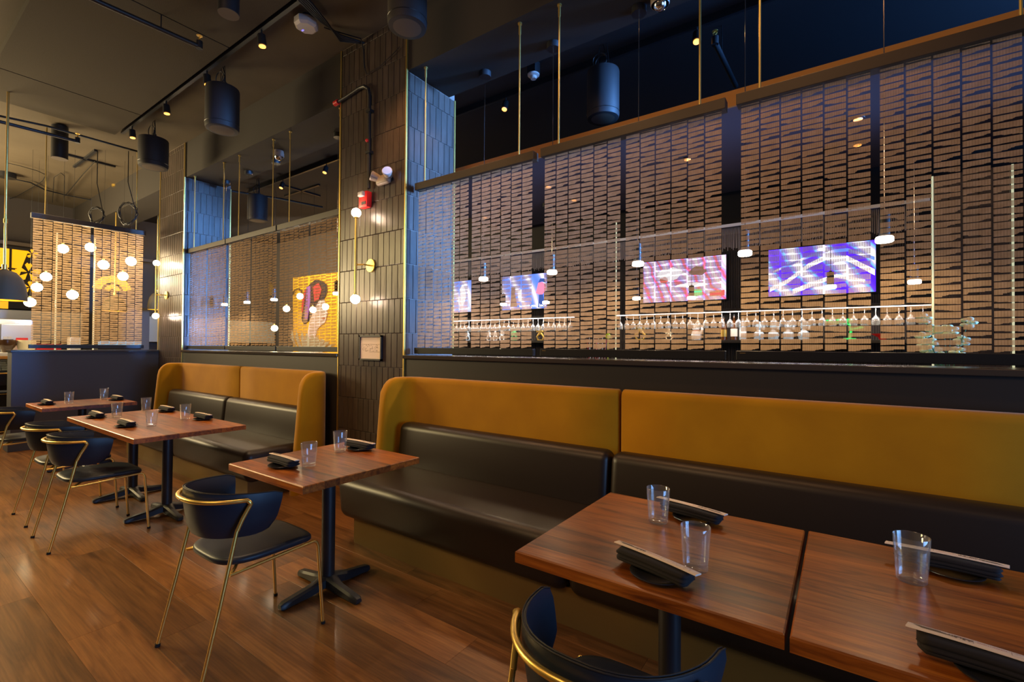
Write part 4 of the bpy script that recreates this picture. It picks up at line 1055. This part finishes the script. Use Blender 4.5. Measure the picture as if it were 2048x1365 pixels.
for x_, y_, z_ in ((-8.95, 1.70, 4.02), (-3.77, 1.63, 3.92)): spot('downlight_beam', (x_, y_, z_), (x_+0.25, y_-0.1, 0), 90, (1.0, 0.74, 0.46), 85, 0.8, 0.04)
pipe([(-5.02, -0.4, 4.27), (-5.02, 1.2, 4.27), (-4.98, 1.90, 4.27)], 0.021, 'black sprinkler pipe ending at the top left of the photo', (-4.98, 1.90, 4.27), [(-5.0, 1.6, 4.29, 4.405)])
a_, b_ = at_z(-30, 236, 4.15), at_z(155, 283, 4.15)
pipe([a_, b_], 0.021, 'black sprinkler pipe crossing in front of the slim downlight', tuple(b_), [])
a_, b_, c_ = at_z(-20, 228, 4.3), at_z(92, 252, 4.3), at_z(278, 304, 4.3)
pipe([a_, b_, c_], 0.014, 'thin black conduit running behind the slim downlight', None, [])
a_, b_ = at_y(372, 368, 5.2), at_y(640, 418, 5.2)
pipe([at_z(370, 368, 4.3), at_z(560, 398, 4.3), at_z(645, 415, 4.3)], 0.022, 'dark pipe beyond the beam above the left screens', None, [])
p = at_z(1430, 85, 4.2); q = at_z(1472, 172, 4.2)
pipe([tuple(p), tuple(q)], 0.024, 'blue-lit sprinkler pipe beyond the beam at upper right', (p.x, p.y, p.z), [(p.x*0.7+q.x*0.3, p.y*0.7+q.y*0.3, 4.2, 4.5)])

ap = empty('access_point', (-4.05, 2.42, 4.40)); tag(ap, 'white wireless access point with a violet status light', 'access point')
MB().prism([(0.105*math.cos(a)*(1 if True else 1), 0.105*math.sin(a)) for a in [PI/8+i*PI/4 for i in range(8)]], -0.008, 0.045, 'z').build('body', 'white_plastic', ap)
mb = MB(); k8 = [PI/8+i*PI/4 for i in range(8)]
vs = [(0.105*math.cos(a), 0.105*math.sin(a), -0.008) for a in k8] + [(0.082*math.cos(a), 0.082*math.sin(a), -0.026) for a in k8]
mb.add(vs, [(i, (i+1) % 8, 8+(i+1) % 8, 8+i) for i in range(8)] + [tuple(range(8, 16))]).build('cover', 'white_plastic', ap)
MB().box(-0.06, -0.035, -0.012, 0.0, -0.029, -0.0255).build('status_light', 'blue_led', ap)
MB().cyl((0, 0, 0.045), (0, 0, 0.10), 0.04, n=16).build('mount', 'black_metal', ap)
sd = empty('smoke_detector', tuple(at_z(1067, 150, 4.36))); tag(sd, 'white round smoke detector on the bar-side ceiling', 'smoke detector')
MB().lathe([(0.001, -0.045), (0.03, -0.045), (0.036, -0.03), (0.038, -0.018), (0.062, -0.008), (0.064, 0.006), (0.001, 0.008)], n=28).build('body', 'white_plastic', sd, 40)
MB().box(-0.05, 0.05, -0.05, 0.05, 0.008, 0.14).build('mounting_box', 'black_metal', sd)
def dome(p, label, zc):
    o = empty('dome_camera', p); tag(o, label, 'camera', 'chrome dome cameras under the beam')
    MB().cyl((0, 0, 0.0), (0, 0, zc-p[2]), 0.06, n=24).lathe([(0.062, 0.0), (0.066, 0.01), (0.066, 0.05), (0.05, 0.06)], n=28).build('base', 'grey_plastic', o, 40)
    MB().lathe([(0.001, -0.045), (0.022, -0.04), (0.040, -0.024), (0.048, 0.0), (0.001, 0.004)], n=28).build('dome', 'chrome', o, 60)
dome((-1.06, 3.33, 3.90), 'chrome dome camera under the beam at the top edge', 3.97)
p = at_y(557, 322, 3.22); dome((p.x, 3.22, 3.89), 'chrome dome camera under the beam above the left screens', 3.97)

# hanging dome pendants and globe clusters on the kitchen side
def dome_pendant(x, y, z, r, h, zc, label):
    o = empty('dome_pendant', (x, y, z)); tag(o, label, 'lamp', 'black dome pendants with yellow-lit insides')
    pr = [(r, 0.0), (r*0.99, 0.06*h/0.3), (r*0.93, 0.45*h), (r*0.78, 0.72*h), (r*0.5, 0.92*h), (r*0.14, h), (0.02, h+0.01)]
    MB().lathe(pr, n=40, caps=False).build('shade', 'dome_shade', o, 60)
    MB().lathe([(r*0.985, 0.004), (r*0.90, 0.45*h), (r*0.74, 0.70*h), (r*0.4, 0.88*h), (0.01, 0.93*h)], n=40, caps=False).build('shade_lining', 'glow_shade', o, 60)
    MB().cyl((0, 0, h), (0, 0, zc-z-0.03), 0.012, n=10).cyl((0, 0, h), (0, 0, h+0.06), 0.024, n=12).cyl((0, 0, h+0.55), (0, 0, h+0.60), 0.018, n=12).build('stem', 'brass', o, 40)
    MB().cyl((0, 0, zc-z-0.04), (0, 0, zc-z), 0.075, n=24).build('ceiling_cup', 'brass', o, 40)
    b = at_d
    MB().box(-0.004, 0.004, -r-0.004, -r+0.004, 0.0, 0.006).build('seam_strip', 'brass', o)
p = at_d(8, 601, 5.5); dome_pendant(p.x, p.y, p.z, 0.195, 0.36, 4.5, 'large black dome pendant on a brass stem at the left edge')
p = at_d(229, 623, 9.0); dome_pendant(p.x, p.y, p.z, 0.19, 0.30, 4.5, 'dome pendant seen through the end screen as a yellow rim')
p = at_d(313, 620, 9.6); dome_pendant(p.x, p.y, p.z, 0.15, 0.35, 4.5, 'dome pendant mostly hidden behind the far column')
def chandelier(pts, D, r, label, zc, hub):
    hb = Vector(hub); o = empty('globe_chandelier', hb); tag(o, label, 'chandelier')
    MB().box(-0.6, 0.6, -0.02, 0.02, zc-hb.z-0.03, zc-hb.z).box(-0.02, 0.02, -0.4, 0.4, zc-hb.z-0.03, zc-hb.z).build('ceiling_bar', 'black_metal', o)
    for i, (px, py) in enumerate(pts):
        p = at_d(px, py, D+0.25*math.sin(i*2.1)) - hb
        MB().tube([p+Vector((0, 0, r)), (p.x, p.y, zc-hb.z)], 0.0016, 5).build('cord', 'black_metal', o, 40)
        MB().cyl(p+Vector((0, 0, r*0.9)), p+Vector((0, 0, r*0.9+0.03)), 0.014, n=10).build('socket', 'brass', o, 40)
        MB().ball(p, r, 18).build('globe', 'glow_globe', o, 60)
    point('chandelier_light', (0, 0, 0), 35, (1.0, 0.88, 0.66), 0.3, o)
    return o
chandelier([(126, 498), (181, 495), (207, 530), (262, 523), (246, 553), (145, 590), (92, 554), (74, 575), (60, 605)], 7.6, 0.072, 'cluster of glowing globes behind the end screen', 4.5, at_d(165, 545, 7.7))
chandelier([(573, 618), (600, 593), (651, 614), (626, 620), (549, 657)], 9.1, 0.062, 'added globes standing in for lamp reflections in the left opening, before the mural', 4.5, at_d(600, 610, 9.2))  # globes added in place of lamp reflections in the glass

# cable coils and junctions at upper left
def coil(px, py, D, r, top, label):
    c = at_d(px, py, D); pts = []
    for i in range(40):
        a = i*2*PI/13; q = r*(1+0.12*math.sin(i*1.3)); pts.append(c + RT*(q*math.cos(a)) + Vector((0, 0, 1))*(q*1.2*math.sin(a)) + FW*(0.02*math.sin(i)))
    t = at_z(top[0], top[1], 4.49); t = Vector((c.x, c.y, 4.49))
    o = MB().tube([t, (c+t)/2] + pts, 0.007, 6).build('cable_coil', 'black_metal', None, 60); tag(o, label, 'cable', 'coiled black cables hanging at the left ceiling')
coil(193, 432, 7.4, 0.11, (190, 322), 'coiled black cable hanging left of the pair above the end screen')
coil(255, 428, 7.4, 0.14, (268, 345), 'coiled black cable hanging nearest the far column')
def wire(pts, label, r=0.006, z=4.46):
    o = MB().tube([at_z(px, py, z) for px, py in pts], r, 6).build('ceiling_cable', 'black_metal', None, 60); tag(o, label, 'cable', 'loose black cables across the left ceiling')
wire([(10, 325), (40, 332), (75, 342), (92, 350), (85, 362), (65, 375), (35, 392), (0, 405)], 'looping black cable left of the end screen top')
wire([(25, 358), (60, 365), (90, 380), (130, 390), (187, 401)], 'long black cable running across the left ceiling to the coils', 0.012)
wire([(190, 323), (165, 350), (130, 392)], 'thin cable slanting down the left ceiling')
wire([(105, 405), (108, 355), (122, 346), (129, 352), (128, 400)], 'arched thin cable near the slim downlight', 0.005)
jb = MB().cyl((0, 0, 0), (0, 0, 0.09), 0.12, n=20).build('junction_box', 'black_metal', None, 40, at_z(14, 356, 4.41)); tag(jb, 'round black junction box on the far left ceiling', 'junction box')
bd = at_z(590, 12, 4.38)
o = MB()
for k in range(5): o.tube([at_z(565+k*5, -30, 4.42), at_z(605+k*5, 8, 4.40), at_z(640+k*3, 42, 4.40), at_z(680, 70+k*3, 4.42), at_z(735, 88, 4.45)], 0.009, 6)
tag(o.build('cable_bundle', 'black_metal', None, 60), 'bundle of black cables beside the white access point', 'cable')

# ---------------------------------------------------------------- kitchen end
XK = -13.9
km = empty('backlit_mural', (XK, 2.6, 2.7)); tag(km, 'glowing yellow window mural with black blossoms on the far kitchen wall', 'mural')
MB().box(0.0, 0.05, -2.4, -0.20, -0.55, 0.72).build('dark_panel', 'mural_black', km)
for r_, lim in enumerate((56, 42, 24)):
    y1 = at_x(lim, 530+30*r_, XK+0.06).y-2.6; z0 = 0.28-r_*0.42; q = 0
    yy = at_x(21, 520, XK+0.06).y-2.6
    for ya, yb in ((yy-1.0, yy-0.52), (yy-0.50, yy-0.02), (yy+0.02, y1)):
        if yb > ya+0.05: MB().prism([(ya, z0), (yb-(0.10 if yb == y1 else 0), z0), (yb, z0+0.38), (ya, z0+0.38)], 0.05, 0.07, 'x').build('pane', 'backlit_yellow', km)
def blossom(cy_, cz_, r, n=5):
    mb = MB()
    for k in range(n):
        a = k*2*PI/n+0.3; poly = [(cy_+r*0.12*math.cos(a), cz_+r*0.12*math.sin(a)), (cy_+r*0.8*math.cos(a-0.35), cz_+r*0.8*math.sin(a-0.35)), (cy_+r*math.cos(a-0.12), cz_+r*math.sin(a-0.12)), (cy_+r*0.86*math.cos(a), cz_+r*0.86*math.sin(a)), (cy_+r*math.cos(a+0.12), cz_+r*math.sin(a+0.12)), (cy_+r*0.8*math.cos(a+0.35), cz_+r*0.8*math.sin(a+0.35))]
        mb.prism(poly, 0.07, 0.08, 'x')
    mb.build('blossom', 'backlit_yellow', km)
q = at_x(57, 545, XK+0.08) - Vector((XK, 2.6, 2.7)); blossom(q.y, q.z, 0.20)
q = at_x(60, 575, XK+0.08) - Vector((XK, 2.6, 2.7)); blossom(q.y, q.z, 0.13)
q = at_x(64, 508, XK+0.08) - Vector((XK, 2.6, 2.7)); blossom(q.y, q.z, 0.10)
mb = MB().box(XK-0.02, XK+0.06, 0.6, 4.4, 3.45, 3.52); tag(mb.build('wall_ledge', 'grille'), 'thin pale ledge above the yellow mural', 'ledge', kind='structure')
fanm = empty('fan_mural', at_d(225, 583, 10.8)); tag(fanm, 'yellow fan-shaped wall motif seen through the end screen', 'mural')
for k, (r0, r1) in enumerate(((0.20, 0.36), (0.05, 0.15))):
    poly = arc((0, 0), r1, 0.15, PI-0.15, 14)+arc((0, 0), r0, PI-0.15, 0.15, 14); MB().prism(poly, -0.01, 0.0, 'x').build('fan_band', 'backlit_yellow', fanm)
MB().box(-0.06, -0.012, -0.5, 0.5, -fanm.location.z, 0.5).build('dark_panel', 'mural_black', fanm)
kw = struct('wall_kitchen', MB().box(-14.2, -13.86, -1.5, 7.4, 1.5, 2.12), 'kitchen_tile', 'pale tiled strip behind the kitchen line', 'wall')
def blk(name, label, cat, px0, py0, px1, py1, D, depth, m, extra=None):
    """box facing the dining room at distance D, real width and depth"""
    a, b = at_x(px0, py0, -D), at_x(px1, py1, -D)
    o = MB().box(-D-depth, -D, min(a.y, b.y), max(a.y, b.y), min(a.z, b.z), max(a.z, b.z), 0.004).build(name, m); tag(o, label, cat); return o
hood = empty('range_hood', (0, 0, 0)); tag(hood, 'stainless range hood beneath the yellow mural', 'hood')
a, b = at_x(-40, 636, -12.4), at_x(66, 655, -12.4)
MB().box(-13.4, -12.4, a.y, b.y, b.z, a.z, 0.01).build('hood_body', 'steel', hood); MB().box(-12.4, -12.37, a.y, b.y, b.z, b.z+0.03).build('hood_lip', 'counter_white', hood)
st = empty('steel_panel', (0, 0, 0)); tag(st, 'stainless kitchen panel with black and red stickers', 'panel')
a, b = at_x(1, 648, -11.6), at_x(66, 704, -11.6)
MB().box(-11.75, -11.6, a.y, b.y, b.z-0.3, a.z, 0.01).build('sheet', 'steel', st)
for (px0, py0, px1, py1, mt, nm) in ((32, 676, 56, 684, 'red_plastic', 'red_sticker'), (6, 679, 27, 684, 'print_black', 'black_sticker'), (7, 673.5, 14.5, 678, 'white_plastic', 'white_sticker'), (16, 673.5, 23.5, 678, 'white_plastic', 'white_sticker')):
    a, b = at_x(px0, py0, -11.59), at_x(px1, py1, -11.59); MB().box(-11.6, -11.59, a.y, b.y, b.z, a.z).build(nm, mt, st)
kc = empty('kitchen_counter', (0, 0, 0)); tag(kc, 'kitchen pass counter with wood edges and stone front, left of the half wall', 'counter')
a, b = at_x(-60, 708, -10.6), at_x(40, 712, -10.6)
MB().box(-11.3, -10.6, a.y, 1.85, b.z-0.005, a.z+0.012, 0.003).build('counter_top', 'counter_white', kc)
zt = b.z-0.005
MB().box(-11.3, -10.59, a.y, 1.85, zt-0.045, zt, 0.003).build('wood_edge', 'counter_wood', kc)
for r_ in range(8):
    rr = random.Random(r_); y = a.y
    while y < 1.78:
        l = rr.uniform(0.10, 0.3); MB().box(-10.68, -10.62+rr.uniform(-0.008, 0.008), y, min(1.84, y+l-0.006), zt-0.08-r_*0.035, zt-0.05-r_*0.035).build('stone_strip', 'marble', kc); y += l
MB().box(-11.3, -10.68, a.y, 1.85, zt-0.36, zt-0.045).build('counter_body', 'mural_black', kc)
MB().box(-11.3, -10.55, a.y, 1.85, zt-0.42, zt-0.34, 0.003).build('lower_edge', 'counter_wood', kc)
MB().box(-11.3, -10.95, a.y, 1.85, 0, zt-0.42).build('counter_base', 'mural_black', kc)
ztop = a.z+0.013
p = at_x(14, 705, -10.85); tag(MB().lathe([(0.001, 0), (0.05, 0.0), (0.06, 0.04), (0.09, 0.09), (0.105, 0.12), (0.10, 0.20), (0.094, 0.20), (0.085, 0.10), (0.001, 0.03)], n=28).build('bowl', 'brown_glaze', None, 60, (-10.85, p.y, ztop)), 'dark brown footed bowl on the kitchen counter at the left edge', 'bowl')
p = at_x(53, 700, -10.85); tag(MB().lathe([(0.001, 0), (0.09, 0.0), (0.10, 0.05), (0.112, 0.11), (0.112, 0.20), (0.105, 0.20), (0.10, 0.06), (0.001, 0.02)], n=28).build('bowl', 'cream', None, 60, (-10.85, p.y, ztop)), 'cream bowl on the kitchen counter beside the half wall', 'bowl')
p = at_x(70, 700, -10.9)
for k in range(3):
    tag(MB().box(-11.0, -10.8, p.y, p.y+0.30, ztop+0.045*k, ztop+0.045*k+0.044, 0.004).build('red_box', 'red_plastic'), ('lowest', 'middle', 'topmost')[k]+' of the flat red boxes stacked behind the end screen', 'box', 'flat red boxes on the kitchen counter')
for px, lab, mt in ((112, 'slim brass post with painted-in glow behind the left part of the end screen', 'trim_painted_glow'), (188, 'slim brass post with painted-in glow behind the middle of the end screen', 'trim_painted_glow')):
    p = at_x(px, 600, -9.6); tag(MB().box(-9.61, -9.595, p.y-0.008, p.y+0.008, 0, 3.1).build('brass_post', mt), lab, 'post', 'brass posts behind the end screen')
a, b = at_x(196, 682, -10.4), at_x(282, 692, -10.4)
bt = empty('tile_ledge', (0, 0, 0)); tag(bt, 'pale blue glass mosaic strip low behind the end screen', 'mosaic')
rr = random.Random(2)
for r_ in range(4):
    y = a.y
    while y < b.y:
        l = rr.uniform(0.05, 0.14); z = b.z+(a.z-b.z)*r_/4
        MB().box(-10.4, -10.385+rr.uniform(0, 0.006), y, min(b.y, y+l-0.006), z, z+(a.z-b.z)/4-0.004).build('glass_tile', 'blue_tile_painted_glow', bt); y += l
MB().box(-10.6, -10.4, a.y, b.y, 0.0, a.z).build('backing', 'mural_black', bt)
tag(MB().box(-12.2, -12.0, at_x(200, 600, -12.0).y, at_x(300, 600, -12.0).y, 0.0, 2.2, 0.01).build('equipment_cabinet', 'wall_paint'), 'tall grey cabinet dimly seen behind the end screen', 'cabinet')
tag(MB().box(-11.3, -11.1, at_x(140, 690, -11.1).y, at_x(162, 690, -11.1).y, 0.0, 1.55, 0.01).build('white_carton', 'white_plastic'), 'small white carton low behind the end screen', 'carton')

# ---------------------------------------------------------------- geisha-style wall mural seen through the left screens
YM = 7.4
a, b = at_y(586, 552, YM), at_y(705, 715, YM)
mu_ = empty('wall_mural', ((a.x+b.x)/2, YM, 2.3)); tag(mu_, 'yellow wall painting of a dark-haired woman in a feathered white collar', 'painting')
def mp(px, py): q = at_y(px, py, YM); return (q.x-(a.x+b.x)/2, q.z-2.3)
def shape(nm, mt, pix, lay):
    MB().prism([mp(*q) for q in pix], -0.012*lay-0.012, -0.012*lay).build(nm, mt, mu_)
q0, q1, q2, q3 = mp(586, 556), mp(712, 540), mp(712, 715), mp(586, 715)
MB().prism([q0, q1, q2, q3], 0.0, 0.05).build('yellow_ground', 'mural_yellow_glow', mu_)
shape('hair', 'hair_paint', [(607, 600), (612, 580), (622, 568), (632, 560), (645, 562), (655, 570), (656, 585), (650, 598), (640, 606), (632, 620), (622, 640), (610, 650), (604, 640), (606, 620)], 1)
shape('face', 'skin_paint', [(640, 602), (650, 600), (655, 612), (657, 628), (652, 645), (643, 652), (636, 660), (630, 690), (618, 690), (618, 662), (622, 640), (632, 618)], 2)
shape('hair_ornament', 'red_paint', [(628, 575), (640, 566), (646, 580), (640, 600), (632, 604)], 3)
shape('hair_ornament', 'purple_paint', [(616, 575), (624, 572), (624, 600), (618, 640), (612, 640)], 3)
shape('ribbon', 'red_paint', [(608, 596), (613, 580), (615, 582), (608, 625), (605, 622)], 3)
shape('lips', 'red_paint', [(649, 636), (653, 635), (652, 639), (648, 639)], 4)
for k in range(9):
    t = k/8; bx = 588+t*70
    shape('feather', 'feather', [(605+t*25, 712), (bx-4+t*10, 690-8*math.sin(t*PI)-14*(1-t)), (bx-1+t*10, 672-6*math.sin(t*PI)+t*18-12*(1-t)), (bx+5+t*10, 688-8*math.sin(t*PI)), (612+t*25, 712)], 3+(k % 2))
shape('frame_ring', 'mural_black', [(590, 590)] + [(590+10*math.cos(t_)+9, 590-14*math.sin(t_)*0.9) for t_ in [PI*(1-i/12) for i in range(13)]] + [(609+2, 590)] + [(599+8*math.cos(t_), 590-11*math.sin(t_)) for t_ in [PI*i/12 for i in range(13)]], 4)
wm = empty('wave_motif', (0, 0, 0)); tag(wm, 'gold wave-shaped wall motif seen through the middle left screen', 'wall motif')
for nm_, pix in (('wave_crest', [(506, 566), (512, 556), (524, 554), (536, 560), (545, 572), (543, 592), (532, 582), (520, 580), (510, 578)]), ('wave_curl', [(508, 590), (512, 584), (518, 586), (520, 594), (514, 600), (509, 597), (513, 594), (515, 590)])):
    MB().prism([(at_y(x, y, 7.42).x, at_y(x, y, 7.42).z) for x, y in pix], 7.40, 7.45).build(nm_, 'gold_paint', wm)
tag(MB().box(-14.0, -5.6, 7.45, 7.55, 0, 4.5).build('wall_rear', 'wall_paint'), 'dark far wall behind the left screens', 'wall', kind='structure')
area('motif_wash', (-13.0, 5.4, 3.8), (-13.0, 7.4, 2.8), 1.0, 0.3, 30, (1.0, 0.84, 0.6))
area('mural_wash', (-10.2, 5.6, 3.6), (-11.4, 7.4, 2.1), 1.5, 0.3, 110, (1.0, 0.84, 0.58))

bpy.context.view_layer.update()
